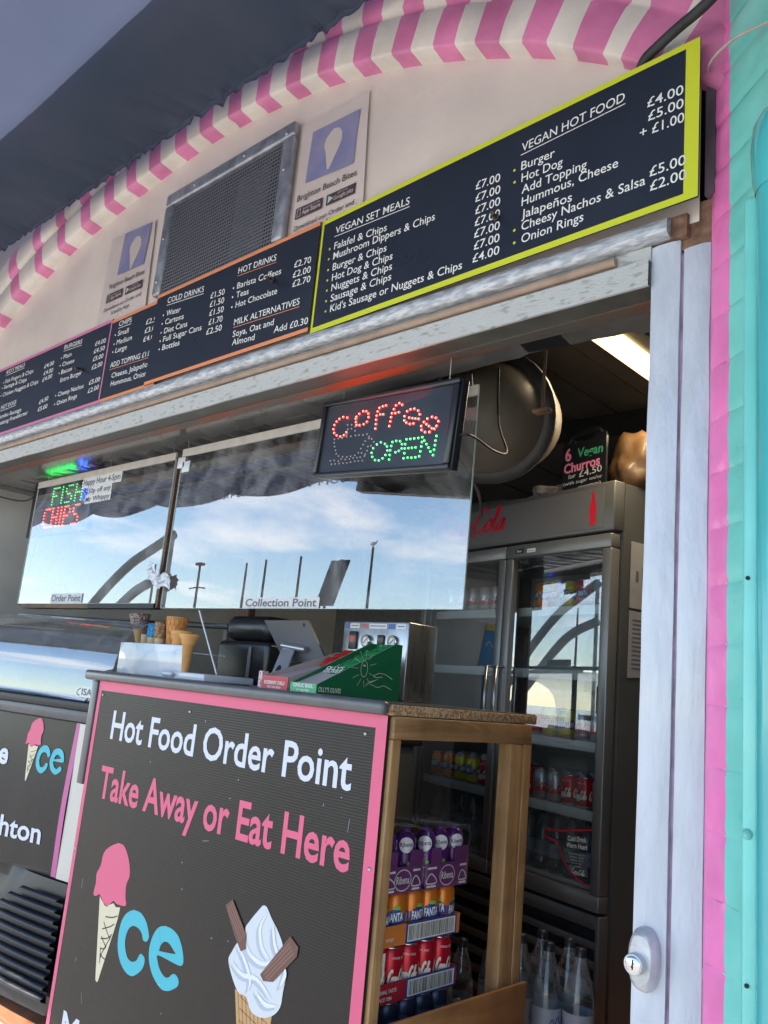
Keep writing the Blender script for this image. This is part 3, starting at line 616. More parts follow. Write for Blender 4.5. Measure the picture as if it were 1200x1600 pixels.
# bent screws that hold the boards
M_bolt = mat('rusty bolt', (.09, .07, .06), .6, metal=.5, var=.4, scale=90)
for (x, y, z, lab) in ((-3.235, -.024, 2.378, 'small bent rusty screw sticking out of the pink bordered board'), (-2.00, -.030, 2.425, 'small rusty screw sticking out of the orange bordered board'), (-1.125, -.044, 2.332, 'small rusty screw sticking out of the yellow bordered board')):
    b = MB(); b.tube([(x, y, z), (x + .004, y - .02, z - .002), (x + .012, y - .032, z - .008)], .005, M_bolt, 8); b.lathe([(0, -.003), (.009, -.003), (.009, .0), (.0, .0)], M_bolt, (x, y, z), 8, axis='y')
    tag(b.build('screw'), lab, 'screw', 'screws in the menu boards')

# posters: printed sheets in wrinkled plastic
M_lam = mat('laminated paper', (.72, .62, .57), .14, var=.04, scale=6, bump=.25, bscale=14, coat=.6)
M_lilac = mat('lilac print', (.25, .25, .44), .22, col2=(.38, .34, .48), scale=7, lo=.4, hi=.75, bump=.2, bscale=22, coat=.5)
M_conew = mat('pale cone print', (.66, .58, .53), .2, coat=.5)
M_ink = mat('dark ink', (.07, .05, .06), .4)
M_tri = mat('pale green print', (.45, .62, .52), .4)
def poster(label, out_, img, cone, T, cx0, cx1):
    fr = FY(-.004)
    b = thing('poster', label, 'poster', (out_[0][0], -.004, out_[0][1]), 'posters on the gable')
    s = MB(); U = [p[0] for p in out_]; V = [p[1] for p in out_]; n = 18; vs = []
    for i in range(n + 1):
        for k in range(n + 1):
            a, c = i / n, k / n
            top = Vector(out_[0]).lerp(Vector(out_[1]), c); bot = Vector(out_[3]).lerp(Vector(out_[2]), c); q = top.lerp(bot, a)
            vs.append(fr.p(q.x, q.y, .0035 + .0025 * noise.noise((q.x * 11, q.y * 9, 4))))
    s.add(vs, [(i * (n + 1) + k, (i + 1) * (n + 1) + k, (i + 1) * (n + 1) + k + 1, i * (n + 1) + k + 1) for i in range(n) for k in range(n)], M_lam, True); s.build('sheet', b)
    s = MB(); s.poly(img, fr, M_lilac, .0072); s.poly(cone, fr, M_conew, .0078); s.build('picture', b)
    s = MB(); W_ = .0072
    s.text('Brighton Beach Bites', fr, *T[0], .021, M_ink, W_, v1=T[0][1] - .008, bold=.006)
    for (u0, v0, u1, v1) in T[1]:
        s.poly([(u0, v0), (u1, v0 - .003), (u1, v1 - .003), (u0, v1)], fr, M_ink, W_)
    (u0, v0, u1, v1) = T[1][0]; h_ = v1 - v0
    s.text('Available on the', fr, u0 + .035, v0 + h_ * .64, u1 - .012, .006, M_lam, W_ + .0004); s.text('App Store', fr, u0 + .033, v0 + h_ * .2, u1 - .008, .0145, M_lam, W_ + .0004, bold=.01)
    s.stroke([(u0 + .009, v0 + .006), (u0 + .009, v1 - .006), (u0 + .024, v1 - .006), (u0 + .024, v0 + .006)], .0025, fr, M_lam, W_ + .0004, closed=True, smooth=0)
    (u0, v0, u1, v1) = T[1][1]; h_ = v1 - v0
    s.text('GET IT ON', fr, u0 + .05, v0 + h_ * .64, u1 - .035, .006, M_lam, W_ + .0004); s.text('Google play', fr, u0 + .033, v0 + h_ * .2, u1 - .008, .0135, M_lam, W_ + .0004)
    s.poly([(u0 + .008, v0 + .005), (u0 + .030, v0 + h_ / 2), (u0 + .008, v1 - .005)], fr, M_tri, W_ + .0004)
    s.text('Download our Order and', fr, *T[2], .0155, M_ink, W_, bold=.008); s.text('Loyalty App', fr, *T[3], .0155, M_ink, W_, bold=.008)
    s.build('print', b); return b
CN = [(-1.809, 2.895), (-1.784, 2.888), (-1.768, 2.868), (-1.765, 2.839), (-1.777, 2.813), (-1.793, 2.786), (-1.812, 2.754), (-1.820, 2.755), (-1.829, 2.789), (-1.836, 2.822), (-1.845, 2.842), (-1.844, 2.860), (-1.838, 2.873), (-1.823, 2.886)]
poster('laminated poster with a lilac picture of an ice cream cone, right of the metal grille', [(-1.972, 2.978), (-1.668, 2.966), (-1.640, 2.54), (-1.965, 2.54)], [(-1.912, 2.926), (-1.697, 2.914), (-1.702, 2.730), (-1.920, 2.746)], CN,
       [(-1.950, 2.690, -1.682), [(-1.950, 2.626, -1.824, 2.664), (-1.806, 2.624, -1.679, 2.660)], (-1.948, 2.586, -1.680), (-1.884, 2.563, -1.758)], 0, 0)
poster('laminated poster with a lilac picture of an ice cream cone, left of the metal grille', [(-3.19, 2.965), (-2.845, 2.935), (-2.815, 2.53), (-3.20, 2.53)], [(-3.077, 2.952), (-2.868, 2.934), (-2.880, 2.756), (-3.088, 2.766)],
       [(u - 1.165 + (u + 1.8) * .1, v + .01) for u, v in CN], [(-3.137, 2.717, -2.866), [(-3.146, 2.655, -3.018, 2.693), (-2.995, 2.652, -2.866, 2.688)], (-3.150, 2.616, -2.865), (-3.083, 2.590, -2.945)], 0, 0)

# ventilation grille
M_galv = mat('galvanised steel frame', (.36, .38, .42), .35, metal=.6, var=.25, scale=22, bump=.3, bscale=60)
M_wire = mat('grey wire', (.22, .23, .26), .4, metal=.4)
gr = thing('vent_grille', 'rectangular galvanised grille of wire mesh on the pale gable wall', 'grille', (-2.36, -.01, 2.5))
fr = FY(-.006); s = MB()
GX0, GX1, GZ0, GZ1 = -2.74, -1.985, 2.5655, 2.992
def prof_bar(a, b_):
    s.bbox((a[0], a[1], 0), (b_[0], b_[1], .028), M_galv, .008, fr)
prof_bar((GX0, GZ1 - .052), (GX1, GZ1)); prof_bar((GX0, GZ0), (GX0 + .048, GZ1 - .0525)); prof_bar((GX1 - .052, GZ0), (GX1, GZ1 - .0525))
s.build('frame', gr)
s = MB(); s.rect(GX0 + .03, GZ0, GX1 - .03, GZ1 - .03, fr, M_dark, .001); s.box((-2.30, 2.56, .001), (-2.12, 2.90, .004), M_wire, fr); s.build('dark_backing', gr)
s = MB(); x = GX0 + .05
while x < GX1 - .05: s.box((x, GZ0, .012), (x + .0046, GZ1 - .053, .0145), M_wire, fr); x += .0140
z = GZ0
while z < GZ1 - .053: s.box((GX0 + .049, z, .0148), (GX1 - .053, z + .0046, .0170), M_wire, fr); z += .0140
o = s.build('wire_mesh', gr); 
M_scr = mat('zinc screw', (.5, .5, .5), .3, metal=.9)
for (x, z) in ((-2.55, 2.968), (-2.25, 2.968), (-2.02, 2.955), (-2.012, 2.82), (-2.715, 2.80), (-2.715, 2.62)):
    q = MB(); q.lathe([(0, -.003), (.005, -.0025), (.007, 0)], M_scr, (x, -.0345, z), 10, axis='y'); q.build('screw', gr)

# ================================================================ glass screens, their notes and the LED signs
M_glass = glassy('clear acrylic screen', (.90, .94, .96), 2.05, 0.0, haze=.20)
M_rail = mat('cream aluminium rail', (.56, .53, .49), .4, var=.08)
M_line = mat('nylon line', (.35, .35, .35), .4)
M_clip = mat('frosted plastic clip', (.62, .64, .66), .35)
M_paper = mat('white paper label', (.66, .66, .67), .6, var=.04, scale=8)
M_grey_ink = mat('grey ink', (.12, .12, .15), .5)
M_wood_d = wood('dark lath', (.10, .055, .03), (.17, .10, .06), (3, 40, 40))
def screen(label, x0, x1, y, z0, z1, strings, yr=0.0):
    b = thing('glass_screen', label, 'glass screen', ((x0 + x1) / 2, y, z0), 'hanging serving screens')
    s = MB(); s.add([(x0, y, z0), (x1, y, z0), (x1, y, z1), (x0, y, z1)], [(0, 1, 2, 3)], M_glass); s.build('pane', b)
    s = MB(); s.box((x0, y - .004, z1), (x1, y + .004, z1 + .030), M_rail); s.box((x0, y - .0055, z1 + .002), (x1, y - .0042, z1 + .006), M_rail); s.build('top_rail', b)
    for x in strings: s = MB(); s.tube([(x, y, z1 + .028), (x - .003, y - .004, 2.0875)], .0012, M_line, 5); s.build('hanging_line', b)
    M_eg = mat('polished pane edge', (.45, .55, .52), .2)
    s = MB(); s.box((x0 - .0005, y - .0025, z0 - .0015), (x1 + .0005, y + .0025, z0 - .0002), M_eg); s.box((x1 + .0002, y - .0025, z0), (x1 + .0018, y + .0025, z1 - .001), M_eg); s.box((x0 - .0018, y - .0025, z0), (x0 - .0002, y + .0025, z1 - .001), M_eg); s.build('pane_edge', b)
    return b
scC = screen('wide clear screen labelled Collection Point hanging above the counter', -2.812, -1.370, .250, 1.427, 2.022, (-1.392, -2.78))
scO = screen('clear screen labelled Order Point, hanging left of the wider screen', -4.10, -2.878, .262, 1.447, 2.022, (-4.0, -3.4, -2.90))
s = MB(); s.box((-4.04, .258, 1.426), (-3.70, .30, 1.4455), M_wood_d); s.box((-3.699, .258, 1.425), (-3.40, .30, 1.445), M_wood_d); s.box((-3.399, .258, 1.426), (-2.88, .30, 1.4455), M_dark); s.build('bottom_lath', scO)
s = MB(); s.box((-2.874, .263, 1.43), (-2.862, .275, 2.02), M_wood_d); s.build('side_lath', scO)
for (x, z) in ((-2.835, 1.975), (-2.80, 1.955)):
    s = MB(); s.bbox((x, .243, z), (x + .05, .2485, z + .045), M_clip, .003); tag(s.build('plastic_clip'), 'pale plastic clip on the left glass screen' if x < -2.82 else 'pale plastic clip on the wider glass screen', 'clip', 'clips on the screens')
def note(label, rows, y, rr_=.004):
    b = MB(); f_ = FY(y)
    for (s_, u0, v0, u1, v1, h_, tilt) in rows:
        b.poly([(u0, v0), (u1, v0 + tilt), (u1, v1 + tilt), (u0, v1)], f_, M_paper, 0, .0006)
        pad = (u1 - u0) * .03; b.text(s_, f_, u0 + pad, v0 + (v1 - v0 - h_) / 2, u1 - pad, h_, M_grey_ink, .0008, v1=v0 + (v1 - v0 - h_) / 2 + tilt, bold=.02)
    return tag(b.build('paper_note'), label, 'paper note')
note('white paper strips reading Happy Hour 4-5pm taped high on the left screen', [('Happy Hour 4-5pm', -3.632, 1.974, -3.285, 2.026, .027, .0), ('50p off any', -3.570, 1.938, -3.358, 1.973, .022, .002), ('Mr Whippy', -3.586, 1.898, -3.356, 1.937, .022, .002)], .2585)
note('paper strip reading Order Point at the bottom of the left screen', [('Order Point', -3.752, 1.449, -3.462, 1.491, .028, .0)], .2585)
note('paper strip reading Collection Point at the bottom of the wider screen', [('Collection Point', -2.303, 1.428, -1.926, 1.462, .0245, 0)], .2465)
# crumpled silver tape joining the two screens
M_tape = mat('silver duct tape', (.50, .51, .56), .28, metal=.35, var=.2, scale=40, bump=.6, bscale=60)
s = MB(); V = []; nu, nv = 26, 12
for i in range(nu + 1):
    for k in range(nv + 1):
        a, c = i / nu, k / nv - .5
        u = -2.915 + .165 * a; v = 1.565 - .055 * a + c * (.072 - .025 * a) + .012 * math.sin(a * 9)
        V.append((u + .006 * noise.noise((u * 60, v * 60, 2)), .238 - .014 * abs(noise.noise((u * 40, v * 55, 1))) - .012 * math.sin(a * 3), v + .005 * noise.noise((u * 70, v * 30, 5))))
s.add(V, [(i * (nv + 1) + k, (i + 1) * (nv + 1) + k, (i + 1) * (nv + 1) + k + 1, i * (nv + 1) + k + 1) for i in range(nu) for k in range(nv)], M_tape, True)
tag(s.build('duct_tape'), 'crumpled silver tape wrapped between the two glass screens', 'tape')

# LED signs
M_ledb = mat('LED sign black plastic', (.012, .014, .019), .3, bump=.05, bscale=200)
M_ledp = mat('LED sign panel', (.035, .042, .058), .18, var=.1, scale=6)
def led(name, col, e): return mat(name, col, .3, emit=col, estr=e)
L_red = led('red LED', (1.0, .03, .02), 3.0); L_redc = led('red LED core', (1.0, .22, .16), 3.0)
L_grn = led('green LED', (.01, .62, .09), 1.1); L_grnc = led('green LED core', (.30, 1.0, .42), 1.1); L_blu = led('blue LED', (.03, .08, 1.0), 2.0)
L_off = mat('unlit LED', (.42, .38, .36), .25)
cs = thing('led_sign', 'LED sign reading coffee OPEN, hanging in front of the wide glass screen', 'LED sign', (-1.57, .1, 1.76), 'LED signs')
fl = F((-1.586, .100, 1.900), (.984, -.143, -.104), (.1, -.031, .994), (-.146, -.989, -.016))
HW, HH = .308, .118
s = MB(); s.bbox((-HW, -HH, -.030), (HW, HH, -.004), M_ledb, .004, fl)
for (a, b_) in (((-HW, HH - .014), (HW, HH)), ((-HW, -HH), (HW, -HH + .014)), ((-HW, -HH + .0142), (-HW + .016, HH - .0142)), ((HW - .022, -HH + .0142), (HW, HH - .0142))): s.bbox((a[0], a[1], -.004), (b_[0], b_[1], .008), M_ledb, .003, fl)
s.build('frame', cs)
s = MB(); s.rect(-HW + .0162, -HH + .0144, HW - .0222, HH - .0144, fl, M_ledp, -.002); s.build('panel', cs)
# dot positions measured on the sign (fractions of its face), letter by letter
LED_RED=[(-0.178,0.060),(-0.200,0.064),(-0.219,0.060),(-0.232,0.053),(-0.241,0.043),(-0.243,0.030),(-0.236,0.018),(-0.220,0.009),(-0.199,0.004),(-0.182,0.007),(-0.171,0.015),(-0.101,0.072),(-0.085,0.070),(-0.074,0.062),(-0.070,0.051),(-0.075,0.038),(-0.089,0.032),(-0.109,0.031),(-0.124,0.033),(-0.130,0.042),(-0.133,0.052),(-0.131,0.058),(-0.119,0.066),(0.005,0.078),(-0.009,0.077),(-0.024,0.074),(-0.030,0.064),(-0.032,0.052),(-0.032,0.040),(-0.030,0.027),(-0.029,0.014),(-0.016,0.054),(-0.002,0.053),(0.078,0.072),(0.065,0.078),(0.051,0.073),(0.044,0.063),(0.038,0.052),(0.036,0.041),(0.036,0.029),(0.034,0.016),(0.053,0.051),(0.068,0.052),(0.158,0.025),(0.145,0.027),(0.132,0.029),(0.117,0.032),(0.096,0.038),(0.104,0.051),(0.118,0.055),(0.134,0.055),(0.151,0.048),(0.160,0.037),(0.098,0.026),(0.108,0.019),(0.124,0.014),(0.139,0.014),(0.235,-0.001),(0.228,-0.008),(0.218,-0.006),(0.205,0.001),(0.194,0.007),(0.182,0.014),(0.173,0.004),(0.177,-0.007),(0.192,-0.014),(0.210,-0.015),(0.194,0.022),(0.212,0.025),(0.228,0.021),(0.240,0.011)]
LED_GRN=[(-0.011,-0.033),(0.006,-0.028),(0.026,-0.034),(0.037,-0.042),(0.042,-0.054),(0.036,-0.066),(0.025,-0.075),(0.009,-0.080),(-0.009,-0.078),(-0.024,-0.068),(-0.030,-0.056),(-0.026,-0.043),(0.055,-0.080),(0.055,-0.067),(0.054,-0.054),(0.056,-0.042),(0.059,-0.031),(0.075,-0.029),(0.092,-0.031),(0.102,-0.040),(0.104,-0.052),(0.093,-0.058),(0.079,-0.061),(0.184,-0.027),(0.168,-0.028),(0.151,-0.028),(0.135,-0.028),(0.119,-0.028),(0.116,-0.041),(0.117,-0.053),(0.133,-0.053),(0.147,-0.053),(0.162,-0.053),(0.118,-0.066),(0.118,-0.080),(0.135,-0.079),(0.151,-0.080),(0.167,-0.080),(0.182,-0.078),(0.184,-0.065),(0.185,-0.052),(0.185,-0.040),(0.194,-0.037),(0.205,-0.047),(0.215,-0.057),(0.225,-0.068),(0.237,-0.078),(0.238,-0.064),(0.239,-0.052),(0.239,-0.040),(0.240,-0.028)]
LED_OFF=[(-0.172,0.038),(-0.151,0.036),(-0.131,0.029),(-0.167,0.024),(-0.148,0.024),(-0.129,0.016),(-0.168,0.007),(-0.145,0.001),(-0.123,0.002),(-0.105,0.001),(-0.085,0.000),(-0.066,0.001),(-0.054,-0.007),(-0.040,-0.015),(-0.028,-0.024),(-0.038,-0.035),(-0.053,-0.036),(-0.054,-0.048),(-0.054,-0.012),(-0.070,-0.019),(-0.077,-0.029),(-0.086,-0.040),(-0.079,-0.053),(-0.060,-0.058),(-0.095,-0.052),(-0.111,-0.058),(-0.131,-0.060),(-0.150,-0.061),(-0.172,-0.059),(-0.193,-0.056),(-0.208,-0.048),(-0.215,-0.037),(-0.223,-0.025),(-0.228,-0.013),(-0.230,-0.002),(-0.210,-0.001),(-0.189,-0.001),(-0.167,0.001),(-0.234,-0.068),(-0.213,-0.068),(-0.191,-0.071),(-0.178,-0.066),(-0.156,-0.068),(-0.135,-0.068),(-0.117,-0.066),(-0.098,-0.066),(-0.082,-0.065),(-0.063,-0.063),(-0.225,-0.079),(-0.206,-0.079),(-0.185,-0.079),(-0.165,-0.079),(-0.145,-0.079),(-0.127,-0.077),(-0.107,-0.076),(-0.089,-0.076),(-0.070,-0.076)]
def dots(nm, L, fr, m_, mc, r_, w_, parent):
    q = MB()
    for u, v in L:
        q.lathe([(r_, 0), (r_ * .95, r_ * .5), (r_ * .62, r_ * .9)], m_, fr.p(u, v, w_), 7, ax=(fr.ux, fr.uy, fr.n)); q.lathe([(r_ * .62, r_ * .9), (0, r_ * 1.1)], mc, fr.p(u, v, w_), 7, ax=(fr.ux, fr.uy, fr.n))
    o = q.build(nm, parent); o['kind'] = 'stuff'; return o
dots('red_lamps', LED_RED, fl, L_red, L_redc, .0034, -.002, cs); dots('green_lamps', LED_GRN, fl, L_grn, L_grnc, .0034, -.002, cs); dots('unlit_lamps', LED_OFF, fl, L_off, L_off, .0029, -.002, cs)
M_wireb = mat('black wire', (.015, .015, .017), .5)
s = MB(); s.tube(smooth_path([fl.p(HW - .02, -.025, -.02), fl.p(HW + .015, -.024, -.03), (-1.285, .14, 1.855), (-1.31, .26, 1.855), (-1.37, .40, 1.90), (-1.45, .46, 2.02), (-1.47, .47, 2.2)], 6), .0035, M_wireb, 7); s.build('power_lead', cs)
for u in (-.24, .24): s = MB(); s.tube([fl.p(u, HH - .01, -.02), fl.p(u, HH + .12, -.01) + Vector((0, 0, .02))], .0012, M_line, 5); s.build('hanging_line', cs)
def glow(nm, parent, loc, col, e, sx, sy, d):                        # the light the lamps of the sign give off
    l_ = bpy.data.lights.new(nm, 'AREA'); l_.shape = 'RECTANGLE'; l_.size = sx; l_.size_y = sy; l_.energy = e; l_.color = col
    o = bpy.data.objects.new(nm, l_); COL.objects.link(o); o.parent = parent; o.location = Vector(loc) - Vector(parent['_base']); o.rotation_euler = Vector(d).to_track_quat('-Z', 'Y').to_euler()
glow('red_glow', cs, fl.p(-.01, .06, .014), (1.0, .03, .03), .13, .40, .05, (-.05, -.35, 1)); glow('green_glow', cs, fl.p(.09, -.06, .014), (.03, 1.0, .2), .03, .22, .05, (-.1, -.9, .4))
# small sign at the far left: FISH & CHIPS
ff_ = FY(.34); fs_ = thing('led_sign', 'lit LED sign reading FISH in green over CHIPS in red, behind the left screen', 'LED sign', (-4.02, .35, 1.83), 'LED signs')
s = MB(); s.bbox((-4.34, 1.80, -.03), (-3.70, 2.085, -.004), M_ledb, .004, ff_); s.build('frame', fs_)
G5 = {'F': ['1111', '1...', '1...', '111.', '1...', '1...', '1...'], 'I': ['1', '1', '1', '1', '1', '1', '1'], 'S': ['.111', '1...', '1...', '.11.', '...1', '...1', '111.'], 'H': ['1..1', '1..1', '1..1', '1111', '1..1', '1..1', '1..1'], 'C': ['.111', '1...', '1...', '1...', '1...', '1...', '.111'], 'P': ['111.', '1..1', '1..1', '111.', '1...', '1...', '1...'], '&': ['.1..', '1.1.', '1.1.', '.1..', '1.11', '1.1.', '.111']}
def dotword(wd, u0, u1, v0, h):
    cols = []
    for ch in wd:
        g5 = G5[ch]; 
        for c in range(len(g5[0])): cols.append([g5[r_][c] == '1' for r_ in range(7)])
        cols.append([False] * 7)
    cols.pop(); n = len(cols)
    return [(u0 + (u1 - u0) * i / max(1, n - 1), v0 + h * (6 - r_) / 6) for i, c in enumerate(cols) for r_ in range(7) if c[r_]]
DF = dotword('FISH', -4.10, -3.80, 1.957, .083); DCH = dotword('CHIPS', -4.16, -3.80, 1.842, .092); DA = dotword('&', -3.785, -3.735, 1.95, .07)
dots('green_lamps', DF, ff_, L_grn, L_grnc, .0042, -.003, fs_); dots('red_lamps', DCH, ff_, L_red, L_redc, .0042, -.003, fs_); dots('blue_lamps', DA, ff_, L_blu, L_blu, .0048, -.003, fs_)
glow('green_glow', fs_, (-3.97, .30, 2.06), (.02, 1.0, .15), .035, .30, .04, (0, -.6, 1)); glow('blue_glow', fs_, (-3.76, .30, 2.05), (.03, .06, 1.0), .03, .05, .05, (0, -.6, 1))
s = MB(); s.tube(smooth_path([(-4.2, .345, 1.80), (-4.22, .345, 1.7), (-4.26, .345, 1.55), (-4.27, .345, 1.45)], 5), .003, M_wireb, 6); s.build('power_lead', fs_); s = MB(); s.tube(smooth_path([(-4.3, .36, 2.05), (-4.4, .33, 2.0), (-4.55, .25, 2.02), (-4.68, .2, 2.06)], 5), .004, M_wireb, 6); s.build('power_lead', fs_)
SIGN=[('Hot Food Order Point',-2.601,0.964,-1.472,0.960),('Take Away or Eat Here',-2.621,0.777,-1.453,0.780),('Mr Whippy',-2.624,0.089,-1.967,0.166),]
SCOOP=[(-2.456,0.662),(-2.499,0.644),(-2.531,0.619),(-2.538,0.580),(-2.555,0.553),(-2.551,0.525),(-2.556,0.493),(-2.539,0.490),(-2.517,0.499),(-2.486,0.478),(-2.466,0.476),(-2.450,0.487),(-2.434,0.499),(-2.414,0.495),(-2.373,0.498),(-2.362,0.506),(-2.371,0.522),(-2.377,0.557),(-2.366,0.582),(-2.372,0.608),(-2.391,0.637),(-2.422,0.661),]
CONE=[(-2.516,0.495),(-2.498,0.484),(-2.470,0.476),(-2.432,0.493),(-2.416,0.485),(-2.392,0.490),(-2.397,0.454),(-2.455,0.269),(-2.460,0.264),(-2.470,0.268),(-2.476,0.295),]
HATCH0=[(-2.466,0.447),(-2.429,0.453),(-2.400,0.464),]
HATCH1=[(-2.474,0.410),(-2.431,0.427),(-2.411,0.439),]
HATCH2=[(-2.475,0.383),(-2.439,0.392),(-2.416,0.409),]
HATCH3=[(-2.471,0.357),(-2.448,0.360),(-2.437,0.370),]
HATCH4=[(-2.471,0.431),(-2.451,0.414),(-2.422,0.392),]
HATCH5=[(-2.472,0.390),(-2.454,0.377),(-2.440,0.369),]
HATCH6=[(-2.464,0.343),(-2.451,0.337),(-2.435,0.335),]
HATCH7=[(-2.467,0.358),(-2.461,0.317),]
HATCH8=[(-2.419,0.403),(-2.454,0.350),(-2.462,0.328),]
CPATH=[(-2.245,0.447),(-2.267,0.473),(-2.313,0.480),(-2.347,0.443),(-2.354,0.393),(-2.320,0.352),(-2.280,0.352),(-2.246,0.385),]
EPATH=[(-2.175,0.424),(-2.059,0.430),(-2.072,0.461),(-2.107,0.481),(-2.142,0.478),(-2.175,0.447),(-2.184,0.399),(-2.153,0.366),(-2.111,0.359),(-2.072,0.380),]
SWIRL=[(-1.741,0.643),(-1.765,0.618),(-1.786,0.594),(-1.798,0.576),(-1.790,0.548),(-1.821,0.537),(-1.842,0.508),(-1.851,0.487),(-1.830,0.455),(-1.798,0.427),(-1.765,0.425),(-1.741,0.400),(-1.702,0.397),(-1.663,0.412),(-1.637,0.438),(-1.632,0.474),(-1.629,0.510),(-1.648,0.526),(-1.649,0.569),(-1.673,0.599),(-1.702,0.622),(-1.725,0.643),]
FLAKE1=[(-1.887,0.611),(-1.861,0.631),(-1.790,0.563),(-1.786,0.530),(-1.804,0.520),(-1.837,0.551),]
FLAKE2=[(-1.720,0.489),(-1.625,0.600),(-1.593,0.583),(-1.595,0.562),(-1.670,0.486),(-1.706,0.478),]
WAFER=[(-1.812,0.430),(-1.765,0.425),(-1.741,0.400),(-1.702,0.397),(-1.663,0.412),(-1.669,0.351),(-1.692,0.247),(-1.726,0.235),(-1.787,0.342),]
COUT=[(-2.319,0.500),(-2.279,0.501),(-2.245,0.485),(-2.225,0.460),(-2.221,0.446),(-2.231,0.435),(-2.248,0.435),(-2.257,0.448),(-2.276,0.458),(-2.307,0.459),(-2.330,0.445),(-2.340,0.419),(-2.335,0.394),(-2.317,0.372),(-2.293,0.366),(-2.269,0.374),(-2.258,0.390),(-2.250,0.398),(-2.232,0.395),(-2.225,0.384),(-2.232,0.363),(-2.252,0.345),(-2.279,0.331),(-2.310,0.331),(-2.346,0.347),(-2.371,0.376),(-2.380,0.413),(-2.374,0.455),(-2.351,0.484)]
EOUT=[(-2.147,0.497),(-2.115,0.497),(-2.081,0.487),(-2.055,0.461),(-2.043,0.436),(-2.045,0.423),(-2.059,0.418),(-2.086,0.417),(-2.163,0.417),(-2.164,0.404),(-2.146,0.384),(-2.119,0.373),(-2.100,0.377),(-2.087,0.388),(-2.072,0.392),(-2.055,0.385),(-2.053,0.369),(-2.074,0.354),(-2.102,0.342),(-2.134,0.341),(-2.176,0.360),(-2.203,0.390),(-2.211,0.425),(-2.200,0.462),(-2.177,0.487)]
EHOLE=[(-2.162,0.428),(-2.158,0.443),(-2.141,0.458),(-2.117,0.458),(-2.094,0.447),(-2.086,0.440)]
# ================================================================ counter, its sign, and what stands on it
M_chip = mat('raw chipboard edge', (.22, .12, .055), .85, col2=(.50, .34, .19), scale=160, lo=.40, hi=.60, bump=.8, bscale=200)
M_lamt = mat('charcoal laminate', (.09, .09, .10), .30, var=.15, scale=12, bump=.05, coat=.2)
M_pineV = wood('pine upright', (.44, .265, .12), (.34, .19, .08), (22, 22, 1.3))
M_pineY = wood('pine rail', (.37, .21, .095), (.26, .135, .055), (22, 1.4, 20))
M_ply = wood('plywood board', (.36, .18, .07), (.28, .13, .05), (14, 1.2, 10))
ctr = thing('counter', 'serving counter with charcoal nosing, chipboard worktop end and open pine frame', 'counter', (-2.06, .3, 0))
s = MB(); s.bbox((-2.78, .0, 1.1445), (-1.362, .620, 1.1695), M_chip, .003); s.box((-2.78, .0, 1.1697), (-1.366, .618, 1.1715), M_lamt); s.build('worktop', ctr)
s = MB(); s.bbox((-2.788, -.030, 1.1435), (-1.3635, -.0005, 1.1765), M_lamt, .012, seg=4); s.build('nosing', ctr)
s = MB(); s.bbox((-1.405, .012, 1.090), (-1.360, .596, 1.1425), M_pineY, .003); s.build('top_rail', ctr)
s = MB(); s.bbox((-1.405, .012, 0), (-1.362, .044, 1.0895), M_pineV, .003); s.build('post', ctr)
s = MB(); s.bbox((-1.405, .500, 0), (-1.362, .560, 1.0895), M_pineV, .003); s.build('post', ctr)
s = MB(); s.bbox((-1.405, .5605, 0), (-1.3605, .598, 1.0895), M_pineV, .003); s.build('post', ctr)
s = MB(); s.bbox((-1.358, .012, .28), (-1.346, .612, .475), M_ply, .002); s.build('lower_board', ctr)
s = MB(); s.box((-2.745, .012, 0), (-1.4055, .02, 1.143), M_dark); s.box((-2.745, .0205, .28), (-1.4055, .60, .30), M_ply); s.build('front_board', ctr)
s = MB(); s.bbox((-2.765, -.006, .80), (-2.728, .05, 1.142), M_lamt, .003); s.build('corner_strip', ctr)

M_sign = bpy.data.materials.new('black corrugated plastic'); M_sign.use_nodes = True; t = M_sign.node_tree; b_ = t.nodes['Principled BSDF']
b_.inputs['Base Color'].default_value = (.013, .011, .011, 1); b_.inputs['Roughness'].default_value = .30; b_.inputs['Specular IOR Level'].default_value = .32
tcn = N(t, 'ShaderNodeTexCoord'); wv = N(t, 'ShaderNodeTexWave'); wv.bands_direction = 'Z'; wv.inputs['Scale'].default_value = 44; wv.inputs['Distortion'].default_value = .6; wv.inputs['Detail'].default_value = 1
t.links.new(tcn.outputs['Object'], wv.inputs['Vector'])
nz = N(t, 'ShaderNodeTexNoise'); nz.inputs['Scale'].default_value = 5; nz.inputs['Detail'].default_value = 4; t.links.new(tcn.outputs['Object'], nz.inputs['Vector'])
ad = N(t, 'ShaderNodeMath', operation='MULTIPLY_ADD'); t.links.new(nz.outputs['Fac'], ad.inputs[0]); ad.inputs[1].default_value = 7.0; t.links.new(wv.outputs['Fac'], ad.inputs[2])
bp = N(t, 'ShaderNodeBump'); bp.inputs['Strength'].default_value = .22; bp.inputs['Distance'].default_value = .0012; t.links.new(ad.outputs[0], bp.inputs['Height']); t.links.new(bp.outputs[0], b_.inputs['Normal'])
rm = N(t, 'ShaderNodeMapRange'); rm.inputs['To Min'].default_value = .22; rm.inputs['To Max'].default_value = .42; t.links.new(nz.outputs['Fac'], rm.inputs[0]); t.links.new(rm.outputs[0], b_.inputs['Roughness'])
M_spink = mat('hot pink print', (.68, .10, .21), .38, var=.03, scale=3)
M_swhite = mat('pale white print', (.62, .65, .75), .35)
M_turq = mat('turquoise print', (.035, .44, .55), .35)
M_cream2 = mat('pale cream print', (.66, .60, .42), .4)
M_black = mat('black print', (.012, .012, .012), .4)
M_swirl = mat('soft ice print', (.60, .64, .69), .35); M_fold = mat('soft ice fold print', (.42, .48, .57), .35); M_fold2 = mat('soft ice bright print', (.72, .74, .77), .35)
